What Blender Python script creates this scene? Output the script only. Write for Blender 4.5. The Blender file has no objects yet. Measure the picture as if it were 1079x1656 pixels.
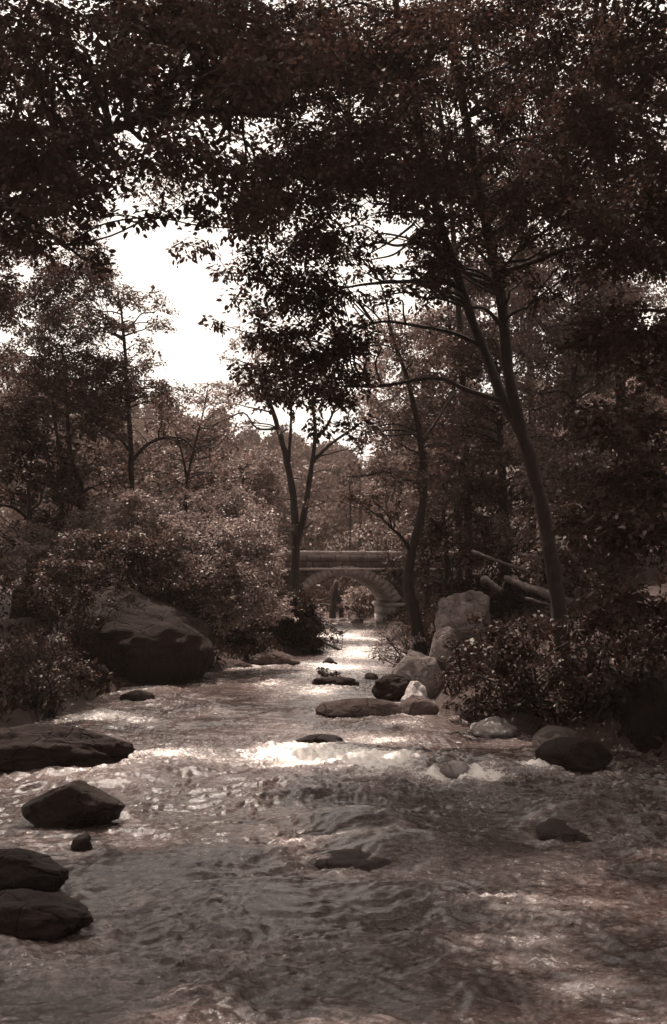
import bpy, bmesh, math, random
import numpy as np

sc = bpy.context.scene
COL = sc.collection
R = math.radians

# ------------------------------------------------------------------ camera
PW, PH, F = 1079.0, 1656.0, 1711.0       # photograph size and focal length in its pixels
CAMZ = 2.02
PITCH = math.atan(112 / F)
cam_data = bpy.data.cameras.new("camera")
cam = bpy.data.objects.new("camera", cam_data)
COL.objects.link(cam)
cam.location = (0, 0, CAMZ)
cam.rotation_euler = (R(90) + PITCH, 0, 0)
cam_data.sensor_fit = 'VERTICAL'
cam_data.sensor_height = 36.0
cam_data.lens = 36.0 * F / PH
cam_data.clip_start = 0.1
cam_data.clip_end = 3000
cam_data.dof.use_dof = True
cam_data.dof.focus_distance = 17.0
cam_data.dof.aperture_fstop = 5.0
sc.camera = cam

# ------------------------------------------------------------------ sky, sun, exposure
SUN_AZ, SUN_EL = R(-22), R(64)           # azimuth from +Y towards +X
world = bpy.data.worlds.new("World")
sc.world = world
world.use_nodes = True
wn, wl = world.node_tree.nodes, world.node_tree.links
bg = wn["Background"]
sky = wn.new("ShaderNodeTexSky")
sky.sky_type = 'NISHITA'
sky.sun_disc = False
sky.sun_elevation = SUN_EL
sky.sun_rotation = SUN_AZ
sky.air_density = 1.4
sky.dust_density = 3.0
bw = wn.new("ShaderNodeRGBToBW")         # the print is monochrome
tint = wn.new("ShaderNodeMix"); tint.data_type = 'RGBA'; tint.blend_type = 'MULTIPLY'
tint.inputs[0].default_value = 1.0
tint.inputs[7].default_value = (1.0, 0.925, 0.85, 1)
wl.new(sky.outputs[0], bw.inputs[0])
wl.new(bw.outputs[0], tint.inputs[6])
wl.new(tint.outputs[2], bg.inputs[0])
bg.inputs[1].default_value = 0.15
sd = bpy.data.lights.new("sun", 'SUN')
sd.energy = 3.6
sd.angle = R(0.5)
sd.color = (1.0, 0.88, 0.77)
sun = bpy.data.objects.new("sun", sd)
COL.objects.link(sun)
sun.rotation_euler = (R(90) - SUN_EL, 0, math.pi - SUN_AZ)
sun.location = (-20, 12, 40)
sc.view_settings.view_transform = 'Standard'
sc.view_settings.look = 'None'
sc.view_settings.exposure = 0.88
sc.view_settings.gamma = 1
sc.render.filter_size = 1.6
sc.cycles.use_denoising = True
sc.cycles.sample_clamp_direct = 10
sc.cycles.sample_clamp_indirect = 4
sc.cycles.max_bounces = 6
sc.cycles.diffuse_bounces = 3
sc.cycles.glossy_bounces = 3
sc.cycles.transmission_bounces = 4
sc.cycles.transparent_max_bounces = 4
sc.cycles.caustics_reflective = False
sc.cycles.caustics_refractive = False

# ------------------------------------------------------------------ helpers
def P(px, py, d):
    """world point seen at a photograph pixel, at depth d along +Y"""
    x = (px - PW / 2) / F
    v = (PH / 2 - py) / F
    c, s = math.cos(PITCH), math.sin(PITCH)
    dy = c - s * v
    return np.array([x * d / dy, d, CAMZ + (s + c * v) * d / dy])

def sstep(a, b, x):
    t = np.clip((x - a) / (b - a), 0, 1)
    return t * t * (3 - 2 * t)

def wz(y):
    """level of the stream surface: a step at the rapids, then gently rising upstream"""
    y = np.asarray(y, float)
    return 0.16 * sstep(9.2, 10.8, y) + 0.004 * np.maximum(0, y - 10.8)

def G(px, py, off=0.0):
    """point of the water surface seen at a pixel"""
    lo, hi = 2.0, 120.0
    for _ in range(50):
        m = (lo + hi) / 2
        if P(px, py, m)[2] > wz(m) + off: lo = m
        else: hi = m
    return P(px, py, lo)

def _h(ix, iy, iz, seed):
    h = (ix.astype(np.int64) * 374761393 + iy.astype(np.int64) * 668265263 + iz.astype(np.int64) * 2147483647 + seed * 1274126177) & 0xffffffff
    h = ((h ^ (h >> 13)) * 1274126177) & 0xffffffff
    h = ((h ^ (h >> 15)) * 2246822519) & 0xffffffff
    return ((h ^ (h >> 16)) & 0xffffff) / float(0xffffff) * 2 - 1

def vn(p, seed=0):
    """smooth value noise, -1..1, p (n,3)"""
    f = np.floor(p)
    t = p - f
    t = t * t * t * (t * (t * 6 - 15) + 10)
    i = f.astype(np.int64)
    out = 0
    for dx in (0, 1):
        for dy in (0, 1):
            for dz in (0, 1):
                w = (t[:, 0] if dx else 1 - t[:, 0]) * (t[:, 1] if dy else 1 - t[:, 1]) * (t[:, 2] if dz else 1 - t[:, 2])
                out = out + w * _h(i[:, 0] + dx, i[:, 1] + dy, i[:, 2] + dz, seed)
    return out

def vn2(x, y, seed=0):
    return vn(np.stack([x, y, np.full_like(x, 0.37)], 1), seed)

def pn2(x, y, seed=0):
    """gradient noise on a turned plane, about -1..1"""
    a = 0.7 + seed * 1.7
    c, s_ = math.cos(a), math.sin(a)
    u, v = x * c - y * s_ + seed * 3.1, x * s_ + y * c - seed * 1.3
    iu, iv = np.floor(u), np.floor(v)
    fu, fv = u - iu, v - iv
    su = fu * fu * fu * (fu * (fu * 6 - 15) + 10); sv = fv * fv * fv * (fv * (fv * 6 - 15) + 10)
    iu = iu.astype(np.int64); iv = iv.astype(np.int64); z = np.zeros_like(iu)
    def g(du, dv):
        t = _h(iu + du, iv + dv, z, seed + 71) * math.pi
        return np.cos(t) * (fu - du) + np.sin(t) * (fv - dv)
    top = g(0, 0) * (1 - su) + g(1, 0) * su
    bot = g(0, 1) * (1 - su) + g(1, 1) * su
    return (top * (1 - sv) + bot * sv) * 1.5

class Acc:
    """collects polygons (arrays) and links them as ONE mesh object"""
    def __init__(s): s.v, s.f, s.n, s.t = [], [], 0, []
    def add(s, v, f, tone=None):
        v = np.asarray(v, float)
        s.f.append(np.asarray(f, np.int64) + s.n)
        s.v.append(v); s.n += len(v)
        s.t.append(np.full(len(v), 0.5) if tone is None else tone)
    def box(s, x0, x1, y0, y1, z0, z1):
        v = [(x, y, z) for x in (x0, x1) for y in (y0, y1) for z in (z0, z1)]
        s.add(v, [(0, 1, 3, 2), (4, 6, 7, 5), (0, 4, 5, 1), (2, 3, 7, 6), (0, 2, 6, 4), (1, 5, 7, 3)])
    def build(s, name, mat, parent=None, smooth=False, origin=None):
        me = bpy.data.meshes.new(name)
        if s.v:
            v = np.concatenate(s.v)
            if origin is not None: v = v - np.asarray(origin)
            me.vertices.add(len(v)); me.vertices.foreach_set("co", v.astype(np.float32).ravel())
            loops = np.concatenate([f.ravel() for f in s.f])
            tot = np.concatenate([np.full(len(f), f.shape[1]) for f in s.f])
            start = np.concatenate([[0], np.cumsum(tot)[:-1]])
            me.loops.add(len(loops)); me.loops.foreach_set("vertex_index", loops.astype(np.int32))
            me.polygons.add(len(tot)); me.polygons.foreach_set("loop_start", start.astype(np.int32))
            me.polygons.foreach_set("loop_total", tot.astype(np.int32))
            if smooth: me.polygons.foreach_set("use_smooth", np.ones(len(tot), bool))
            a = me.attributes.new("tone", 'FLOAT', 'POINT')
            a.data.foreach_set("value", np.concatenate(s.t).astype(np.float32))
            me.update(calc_edges=True); me.validate()
        me.materials.append(mat)
        o = bpy.data.objects.new(name, me)
        COL.objects.link(o)
        if parent is not None: o.parent = parent
        if origin is not None and parent is None: o.location = origin
        return o

def tag(o, label=None, cat=None, group=None, kind=None):
    if label: o["label"] = label
    if cat: o["category"] = cat
    if group: o["group"] = group
    if kind: o["kind"] = kind
    return o

def empty(name, loc, label, cat, group=None):
    o = bpy.data.objects.new(name, None)
    o.empty_display_size = 0.2
    o.location = tuple(float(q) for q in loc)
    COL.objects.link(o)
    return tag(o, label, cat, group)

def catmull(pts, n=6):
    p = np.asarray(pts, float)
    p = np.vstack([2 * p[0] - p[1], p, 2 * p[-1] - p[-2]])
    out = []
    for i in range(1, len(p) - 2):
        for k in range(n):
            t = k / n
            a, b, c, d = p[i - 1], p[i], p[i + 1], p[i + 2]
            out.append(0.5 * ((2 * b) + (-a + c) * t + (2 * a - 5 * b + 4 * c - d) * t * t + (-a + 3 * b - 3 * c + d) * t ** 3))
    out.append(p[-2])
    return np.array(out)

def tube(acc, pts, rad, seg=10, rough=0.0, seed=0, cap=True):
    """tapering tube along points; rough adds knots and flutes"""
    pts = np.asarray(pts, float); rad = np.asarray(rad, float)
    n = len(pts)
    tan = np.gradient(pts, axis=0)
    tan /= np.linalg.norm(tan, axis=1, keepdims=True) + 1e-9
    ref = np.array([0.31, 0.9, 0.1]) if abs(tan[0][2]) > 0.6 else np.array([0.05, 0.1, 1.0])
    u = np.cross(tan, ref); u /= np.linalg.norm(u, axis=1, keepdims=True) + 1e-9
    w = np.cross(tan, u)
    a = np.linspace(0, 2 * np.pi, seg, endpoint=False)
    ring = np.cos(a)[None, :, None] * u[:, None, :] + np.sin(a)[None, :, None] * w[:, None, :]
    rr = np.repeat(rad[:, None], seg, 1)
    v = pts[:, None, :] + ring * rr[..., None]
    if rough:
        q = v.reshape(-1, 3)
        m = 0.6 * vn(q * 5.0 + seed, seed) + 0.5 * vn(q * np.array([16., 16, 5]) + seed, seed + 1)
        v = pts[:, None, :] + ring * (rr * (1 + rough * m.reshape(n, seg)))[..., None]
    i = np.arange(n - 1)[:, None] * seg
    j = np.arange(seg)[None, :]
    k = (np.arange(seg) + 1)[None, :] % seg
    f = np.stack([i + j, i + k, i + seg + k, i + seg + j], -1).reshape(-1, 4)
    acc.add(v.reshape(-1, 3), f)
    if cap:
        acc.add(np.vstack([v[-1], pts[-1] + tan[-1] * rad[-1] * 0.4]), [(q, (q + 1) % seg, seg) for q in range(seg)])

# ------------------------------------------------------------------ materials (sepia print: every tone is a warm grey)
def sep(v, warm=1.0):
    warm = warm * 1.75 / (1 + 7.0 * v)
    return (v * (1 + 0.33 * warm), v * (1 - 0.10 * warm), v * (1 - 0.19 * warm), 1)

class N:
    def __init__(s, name):
        s.m = bpy.data.materials.new(name); s.m.use_nodes = True
        s.t = s.m.node_tree; s.n = s.t.nodes; s.l = s.t.links
        s.b = s.n["Principled BSDF"]; s.out = s.n["Material Output"]
    def add(s, typ, **kw):
        x = s.n.new("ShaderNode" + typ)
        for k, v in kw.items(): setattr(x, k, v)
        return x
    def link(s, a, b): s.l.new(a, b)
    def coord(s, which="Object"):
        return s.add("TexCoord").outputs[which]
    def noise(s, vec, scale, detail=5, rough=0.6, dist=0.0, stretch=None):
        if stretch:
            mp = s.add("Mapping"); mp.inputs["Scale"].default_value = stretch
            s.link(vec, mp.inputs[0]); vec = mp.outputs[0]
        x = s.add("TexNoise"); x.inputs["Scale"].default_value = scale
        x.inputs["Detail"].default_value = detail; x.inputs["Roughness"].default_value = rough
        x.inputs["Distortion"].default_value = dist
        s.link(vec, x.inputs["Vector"]); return x.outputs["Fac"]
    def ramp(s, fac, stops):
        x = s.add("ValToRGB"); e = x.color_ramp.elements
        while len(e) < len(stops): e.new(0.5)
        for q, (p, c) in zip(e, stops):
            q.position = p; q.color = c if isinstance(c, tuple) else (c, c, c, 1)
        s.link(fac, x.inputs[0]); return x.outputs[0]
    def mix(s, fac, a, b, mode='MIX'):
        x = s.add("Mix", data_type='RGBA', blend_type=mode)
        for sock, v in ((0, fac), (6, a), (7, b)):
            if isinstance(v, (int, float)): x.inputs[sock].default_value = v
            elif isinstance(v, tuple): x.inputs[sock].default_value = v
            else: s.link(v, x.inputs[sock])
        return x.outputs[2]
    def math(s, op, a, b=None, clamp=False):
        x = s.add("Math", operation=op, use_clamp=clamp)
        for i, v in enumerate((a, b)):
            if v is None: continue
            if isinstance(v, (int, float)): x.inputs[i].default_value = v
            else: s.link(v, x.inputs[i])
        return x.outputs[0]
    def bump(s, h, strength, dist=0.02, normal=None):
        x = s.add("Bump"); x.inputs["Strength"].default_value = strength; x.inputs["Distance"].default_value = dist
        s.link(h, x.inputs["Height"])
        if normal is not None: s.link(normal, x.inputs["Normal"])
        return x.outputs[0]

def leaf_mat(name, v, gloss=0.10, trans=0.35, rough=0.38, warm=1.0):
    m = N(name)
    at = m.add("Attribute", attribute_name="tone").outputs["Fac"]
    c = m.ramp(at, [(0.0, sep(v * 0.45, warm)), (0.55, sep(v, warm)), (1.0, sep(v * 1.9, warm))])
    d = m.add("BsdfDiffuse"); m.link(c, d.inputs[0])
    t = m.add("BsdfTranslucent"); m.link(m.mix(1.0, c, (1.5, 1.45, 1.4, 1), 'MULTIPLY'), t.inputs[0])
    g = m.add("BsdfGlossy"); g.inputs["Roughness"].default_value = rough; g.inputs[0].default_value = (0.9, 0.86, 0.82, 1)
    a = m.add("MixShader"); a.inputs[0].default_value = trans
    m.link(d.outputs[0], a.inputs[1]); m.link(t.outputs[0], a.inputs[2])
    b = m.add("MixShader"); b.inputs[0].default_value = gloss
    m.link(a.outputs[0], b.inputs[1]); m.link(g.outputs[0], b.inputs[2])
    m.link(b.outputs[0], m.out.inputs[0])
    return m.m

def bark_mat(name, v, pale=0.0):
    m = N(name)
    co = m.coord()
    n1 = m.noise(co, 22, 6, 0.65, 0.6, (1, 1, 0.18))
    n2 = m.noise(co, 5, 4, 0.6)
    n3 = m.noise(co, 60, 4, 0.7)
    c = m.ramp(n1, [(0.3, sep(v * 0.4)), (0.55, sep(v)), (0.8, sep(v * 1.7))])
    lich = m.ramp(n2, [(0.55 - pale * 0.2, 0.0), (0.72 - pale * 0.2, 1.0)])
    c = m.mix(m.math('MULTIPLY', lich, 0.7), c, sep(v * 2.6, 0.7))
    m.link(c, m.b.inputs["Base Color"])
    m.b.inputs["Roughness"].default_value = 0.85
    h = m.math('ADD', n1, m.math('MULTIPLY', n3, 0.3))
    m.link(m.bump(h, 0.9, 0.03), m.b.inputs["Normal"])
    return m.m

def rock_mat(name, v, moss=0.5, wet=True, pale=0.0, mossv=0.07):
    m = N(name)
    geo = m.add("NewGeometry")
    co = geo.outputs["Position"]
    n1 = m.noise(co, 2.2, 7, 0.62, 0.4)
    n2 = m.noise(co, 9, 7, 0.7, 0.3)
    n3 = m.noise(co, 55, 5, 0.75)
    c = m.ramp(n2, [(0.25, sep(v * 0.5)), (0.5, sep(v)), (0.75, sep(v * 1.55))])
    c = m.mix(1.0, c, m.ramp(n3, [(0.3, 0.45), (0.7, 1.55)]), 'MULTIPLY')
    vo = m.add("TexVoronoi", feature='DISTANCE_TO_EDGE'); vo.inputs["Scale"].default_value = 2.3
    wv = m.add("Mix", data_type='VECTOR'); wv.inputs[0].default_value = 0.25
    wn_ = m.add("TexNoise"); wn_.inputs["Scale"].default_value = 3.0; wn_.inputs["Detail"].default_value = 5
    m.link(co, wn_.inputs["Vector"]); m.link(co, wv.inputs[4]); m.link(wn_.outputs["Color"], wv.inputs[5]); m.link(wv.outputs[1], vo.inputs["Vector"])
    crk = m.ramp(vo.outputs["Distance"], [(0.0, 1.0), (0.022, 0.0)])
    c = m.mix(m.math('MULTIPLY', crk, m.ramp(n1, [(0.4, 0.0), (0.55, 0.9)])), c, sep(v * 0.25))
    blot = m.ramp(n1, [(0.42 - pale * 0.15, 0.0), (0.62 - pale * 0.15, 1.0)])
    c = m.mix(m.math('MULTIPLY', blot, 0.75), c, sep(v * (1.5 + pale), 0.8))
    sx = m.add("SeparateXYZ"); m.link(geo.outputs["Normal"], sx.inputs[0])
    up = m.math('ADD', m.math('MULTIPLY', sx.outputs[2], 0.55), m.math('MULTIPLY', n1, 0.9))
    mm = m.ramp(up, [(0.72 - moss * 0.3, 0.0), (0.86 - moss * 0.3, 1.0)])
    mc = m.ramp(n3, [(0.3, sep(mossv * 0.25, 1.2)), (0.7, sep(mossv, 1.2))])
    c = m.mix(m.math('MULTIPLY', mm, min(1.0, moss * 1.6)), c, mc)
    rough = 0.8
    if wet:
        px = m.add("SeparateXYZ"); m.link(co, px.inputs[0])
        hgt = m.math('SUBTRACT', px.outputs[2], m.math('MULTIPLY', n2, 0.16))
        w = m.ramp(m.math('MULTIPLY', hgt, 2.0), [(0.10, 1.0), (0.42, 0.0)])
        c = m.mix(m.math('MULTIPLY', w, 0.7), c, sep(0.018))
        m.link(m.ramp(w, [(0, 0.85), (1, 0.45)]), m.b.inputs["Roughness"])
        m.b.inputs["Specular IOR Level"].default_value = 0.18
    else:
        m.b.inputs["Roughness"].default_value = rough
    m.link(c, m.b.inputs["Base Color"])
    h = m.math('SUBTRACT', m.math('ADD', m.math('MULTIPLY', n2, 0.8), m.math('MULTIPLY', n3, 0.35)), m.math('MULTIPLY', crk, 0.5))
    m.link(m.bump(h, 1.0, 0.09), m.b.inputs["Normal"])
    return m.m

def ground_mat():
    m = N("bank_soil")
    co = m.add("NewGeometry").outputs["Position"]
    n1 = m.noise(co, 0.9, 6, 0.65); n2 = m.noise(co, 14, 6, 0.7)
    c = m.ramp(n2, [(0.3, sep(0.018, 1.2)), (0.55, sep(0.05, 1.2)), (0.8, sep(0.11, 1.1))])
    c = m.mix(m.ramp(n1, [(0.4, 0.0), (0.65, 1.0)]), c, sep(0.03, 1.2))
    m.link(c, m.b.inputs["Base Color"]); m.b.inputs["Roughness"].default_value = 0.9
    m.link(m.bump(n2, 1.0, 0.08), m.b.inputs["Normal"])
    return m.m

def hill_mat():
    m = N("hillside_scrub")
    co = m.add("NewGeometry").outputs["Position"]
    n1 = m.noise(co, 0.15, 6, 0.7); n2 = m.noise(co, 1.2, 6, 0.75)
    c = m.ramp(n2, [(0.3, sep(0.03)), (0.55, sep(0.075)), (0.8, sep(0.13))])
    c = m.mix(m.ramp(n1, [(0.42, 0.0), (0.6, 1.0)]), c, sep(0.11))
    m.link(c, m.b.inputs["Base Color"]); m.b.inputs["Roughness"].default_value = 0.95
    m.link(m.bump(n2, 1.0, 0.6), m.b.inputs["Normal"])
    return m.m

def water_mat():
    m = N("stream_water")
    co = m.add("NewGeometry").outputs["Position"]
    foam_shine = m.add("Attribute", attribute_name="foam_shine").outputs["Fac"]
    n1 = m.noise(co, 7, 6, 0.7, 1.2, (0.7, 1.0, 1))
    n2 = m.noise(co, 26, 5, 0.7, 0.8, (0.8, 1.0, 1))
    n3 = m.noise(co, 60, 4, 0.75)
    f1 = m.math('ADD', foam_shine, m.math('MULTIPLY', m.math('SUBTRACT', n1, 0.5), 1.3))
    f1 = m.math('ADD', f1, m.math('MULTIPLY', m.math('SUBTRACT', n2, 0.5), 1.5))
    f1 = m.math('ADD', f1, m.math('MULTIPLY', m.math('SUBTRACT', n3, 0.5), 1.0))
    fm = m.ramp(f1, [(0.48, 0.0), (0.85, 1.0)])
    n4 = m.noise(co, 15, 6, 0.75, 2.0, (0.45, 1.0, 1))
    bub = m.math('ADD', m.math('MULTIPLY', n4, 0.5), m.math('MULTIPLY', n2, 0.3))
    bub = m.math('ADD', bub, m.math('MULTIPLY', n3, 0.2))
    bub = m.math('ADD', bub, m.math('MULTIPLY', foam_shine, 0.45))
    body = m.ramp(bub, [(0.41, sep(0.009, .7)), (0.53, sep(0.034, .7)), (0.65, sep(0.125, .7)), (0.82, sep(0.32, .7))])     # peat water full of air bubbles, lightened in place of reflected sky
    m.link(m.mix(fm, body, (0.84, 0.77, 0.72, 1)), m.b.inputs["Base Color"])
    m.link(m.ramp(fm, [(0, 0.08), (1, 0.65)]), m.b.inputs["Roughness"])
    m.b.inputs["IOR"].default_value = 1.33; m.b.inputs["Specular IOR Level"].default_value = 0.5
    h = m.math('ADD', m.math('MULTIPLY', n1, 0.6), m.math('MULTIPLY', n2, 0.35))
    h = m.math('ADD', h, m.math('MULTIPLY', n3, 0.12))
    m.link(m.bump(h, 0.22, 0.05), m.b.inputs["Normal"])
    return m.m

def masonry_mat(name, v, sx=1.6, sz=3.4):
    m = N(name)
    co = m.coord()
    s = m.add("SeparateXYZ"); m.link(co, s.inputs[0])
    nz = m.noise(co, 1.7, 4, 0.6)
    cb = m.add("CombineXYZ")
    m.link(m.math('ADD', s.outputs[0], m.math('MULTIPLY', nz, 0.25)), cb.inputs[0])
    m.link(m.math('ADD', s.outputs[2], m.math('MULTIPLY', nz, 0.12)), cb.inputs[1])
    br = m.add("TexBrick"); br.inputs["Scale"].default_value = 1.0
    br.inputs["Brick Width"].default_value = 0.55; br.inputs["Row Height"].default_value = 0.27
    br.inputs["Mortar Size"].default_value = 0.022; br.inputs["Mortar Smooth"].default_value = 0.4
    br.inputs["Color1"].default_value = sep(v * 0.45); br.inputs["Color2"].default_value = sep(v * 1.8)
    br.inputs["Mortar"].default_value = sep(v * 0.2)
    m.link(cb.outputs[0], br.inputs["Vector"])
    n2 = m.noise(co, 6, 7, 0.7); n3 = m.noise(co, 1.1, 5, 0.65)
    c = m.mix(1.0, br.outputs[0], m.ramp(n2, [(0.3, 0.5), (0.7, 1.4)]), 'MULTIPLY')
    c = m.mix(m.ramp(n3, [(0.48, 0.0), (0.66, 0.8)]), c, sep(v * 0.28))
    m.link(c, m.b.inputs["Base Color"]); m.b.inputs["Roughness"].default_value = 0.9
    h = m.math('ADD', m.math('MULTIPLY', br.outputs[1], -0.6), m.math('MULTIPLY', n2, 0.5))
    m.link(m.bump(h, 0.9, 0.04), m.b.inputs["Normal"])
    return m.m

M = dict(
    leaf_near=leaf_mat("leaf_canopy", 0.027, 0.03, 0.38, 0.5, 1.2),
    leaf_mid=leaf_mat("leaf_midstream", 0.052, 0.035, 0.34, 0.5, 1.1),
    leaf_pale=leaf_mat("leaf_sunny", 0.120, 0.045, 0.40, 0.48, 1.0),  # paler leaf copy, sunlight put into its colour
    leaf_bush=leaf_mat("leaf_bush", 0.170, 0.05, 0.38, 0.5, 1.0),  # raised albedo puts sunlit lightness into the bush leaves
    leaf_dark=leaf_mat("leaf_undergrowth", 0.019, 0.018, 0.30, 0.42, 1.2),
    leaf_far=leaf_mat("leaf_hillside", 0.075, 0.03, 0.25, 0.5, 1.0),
    bark=bark_mat("bark_dark", 0.015), bark_pale=bark_mat("bark_grey", 0.03, 0.5),
    wood=bark_mat("bleached_wood", 0.04, 0.5),
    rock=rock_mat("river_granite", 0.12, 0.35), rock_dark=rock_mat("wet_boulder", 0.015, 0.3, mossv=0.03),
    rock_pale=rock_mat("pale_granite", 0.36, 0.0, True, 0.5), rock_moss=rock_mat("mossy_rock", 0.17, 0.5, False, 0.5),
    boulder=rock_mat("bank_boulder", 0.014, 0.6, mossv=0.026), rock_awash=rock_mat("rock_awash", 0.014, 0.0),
    ground=ground_mat(), hill=hill_mat(), water=water_mat(),
    wall=masonry_mat("bridge_masonry", 0.07), cut=rock_mat("cut_stone", 0.26, 0.1, False, 0.2),
    coping=rock_mat("coping_stone", 0.34, 0.0, False, 0.3),
)

# ------------------------------------------------------------------ stream banks
LY = [-12, 4, 9, 13.5, 16, 19, 22, 26, 32, 38, 44, 50, 60, 90, 400]
LX = [-4.6, -4.4, -4.2, -3.75, -3.5, -3.1, -1.9, -0.75, -1.1, -1.6, -2.4, -4.5, -9, -25, -150]
RY = [-12, 4, 9, 11, 12.5, 15, 18, 22, 26, 32, 38, 44, 50, 60, 90, 400]
RX = [4.8, 4.4, 3.7, 3.1, 2.4, 1.5, 1.25, 1.35, 1.6, 1.85, 1.9, 1.6, 0.4, -3.5, -19, -144]
def left_shore(y): return np.interp(y, LY, LX)
def right_shore(y): return np.interp(y, RY, RX)

def terrain(x, y):
    """height of the banks and stream bed"""
    x = np.asarray(x, float); y = np.asarray(y, float)
    sh = np.broadcast_to(x, np.broadcast(x, y).shape).ravel(); yy = np.broadcast_to(y, np.broadcast(x, y).shape).ravel()
    wob = 0.25 * vn2(sh * 0.9, yy * 0.9, 5)
    dl = left_shore(yy) - sh + wob
    dr = sh - right_shore(yy) + wob
    s = np.maximum(dl, dr)
    w = wz(np.clip(yy, -20, 80))
    bed = w - 0.12 - 0.35 * np.clip(-s / 1.2, 0, 1)
    sr = np.where(dr > dl, 1.0, 0.0)
    near = np.where(sr > 0, 0.48, 0.22)
    far = np.where(sr > 0, 0.30, 0.13)
    bank = w - 0.12 + 0.22 * np.clip(s / 0.35, 0, 1) + near * np.clip(s, 0, 4) + far * np.clip(s - 4, 0, 40) + 0.2 * np.clip(s - 44, 0, 200)
    bank = bank + (0.16 * vn2(sh * 0.7, yy * 0.7, 8) + 0.07 * vn2(sh * 2.3, yy * 2.3, 9)) * np.clip(s / 0.8, 0, 1)
    h = np.where(s > 0, bank, bed)
    return h.reshape(np.broadcast(x, y).shape)

def T(x, y): return float(terrain(np.array([x]), np.array([y]))[0])

def grid_mesh(xs, ys, zf, name, mat, kind='structure'):
    X, Y = np.meshgrid(xs, ys)
    Z = zf(X.ravel(), Y.ravel())
    v = np.stack([X.ravel(), Y.ravel(), Z], 1)
    nx, ny = len(xs), len(ys)
    i = np.arange(ny - 1)[:, None] * nx + np.arange(nx - 1)[None, :]
    f = np.stack([i, i + 1, i + nx + 1, i + nx], -1).reshape(-1, 4)
    a = Acc(); a.add(v, f)
    return tag(a.build(name, mat, smooth=True), kind=kind)

def graded(lo, hi, core0, core1, fine, growth=1.12):
    out = list(np.arange(core0, core1 + fine, fine))
    s = fine; q = out[-1]
    while q < hi: s *= growth; q += s; out.append(q)
    s = fine; q = core0; pre = []
    while q > lo: s *= growth; q -= s; pre.append(q)
    return np.array(pre[::-1] + out)

grid_mesh(graded(-210, 210, -9, 9, 0.12), graded(-50, 330, -4, 50, 0.2), terrain, "ground", M["ground"])

# ------------------------------------------------------------------ hill that closes the valley
HPX = [-1500, -400, 0, 200, 350, 430, 500, 560, 640, 750, 900, 1079, 1500, 2600]
HPY = [640, 640, 655, 672, 705, 740, 765, 775, 768, 720, 640, 560, 480, 480]
def hill_height(x, y):
    d = 150.0
    px = x / d * F + PW / 2
    top = CAMZ + (940 - np.interp(px, HPX, HPY)) / F * d
    t = np.clip((y - 75) / 75.0, 0, 1.6)
    prof = np.where(t < 1, t ** 0.85, 1 + 0.25 * (t - 1))
    base = 1.0
    return base + (top - base) * prof + 1.2 * vn2(x * 0.06, y * 0.06, 21) * np.clip(t * 2, 0, 1) - 3.0 * (t <= 0)
grid_mesh(np.linspace(-170, 170, 120), np.linspace(72, 195, 60), hill_height, "hill", M["hill"])

# ------------------------------------------------------------------ rocks
def rock(name, label, pos, size, rot, seed, mat, cuts=6, rough=1.0, sub=5, group=None, flat=0.0, planes=(), crease=0.05):
    """boulder: pos = centre of its foot, size = full width, depth and height"""
    rng = np.random.default_rng(seed)
    bm = bmesh.new(); bmesh.ops.create_icosphere(bm, subdivisions=sub, radius=1.0)
    v = np.array([q.co[:] for q in bm.verts])
    for _ in range(cuts):
        n = rng.normal(size=3); n[2] = abs(n[2]) * (0.4 + flat); n /= np.linalg.norm(n)
        lim = rng.uniform(0.62, 0.9)
        dp = v @ n
        over = np.maximum(0, dp - lim)
        v = v - n * (over * 0.88)[:, None]
    for nx, ny, nz, lim in planes:
        n = np.array([nx, ny, nz], float); n /= np.linalg.norm(n)
        v = v - n * (np.maximum(0, v @ n - lim) * 0.85)[:, None]
    o = rng.uniform(0, 50, 3)
    dirn = v / np.linalg.norm(v, axis=1, keepdims=True)
    disp = 0.16 * vn(v * 1.4 + o, seed) + 0.08 * vn(v * 3.1 + o, seed + 1) + 0.04 * vn(v * 7 + o, seed + 2) + 0.018 * vn(v * 16 + o, seed + 3) - crease * np.maximum(0, 1 - np.abs(vn(v * 2.2 + o, seed + 4)) * 9)
    v = v + dirn * (disp * rough)[:, None]
    v = (v - (v.max(0) + v.min(0)) / 2) / (v.max(0) - v.min(0))
    v = v * np.array(size)
    v[:, 2] += size[2] * 0.30
    c, s = math.cos(rot), math.sin(rot)
    v = np.stack([v[:, 0] * c - v[:, 1] * s, v[:, 0] * s + v[:, 1] * c, v[:, 2]], 1)
    for q, co in zip(bm.verts, v): q.co = co
    me = bpy.data.meshes.new(name); bm.to_mesh(me); bm.free()
    me.polygons.foreach_set("use_smooth", np.ones(len(me.polygons), bool))
    me.materials.append(mat)
    ob = bpy.data.objects.new(name, me); COL.objects.link(ob)
    ob.location = tuple(float(q) for q in pos)
    return tag(ob, label, "rock" if name != "boulder" else "boulder", group)

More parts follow.
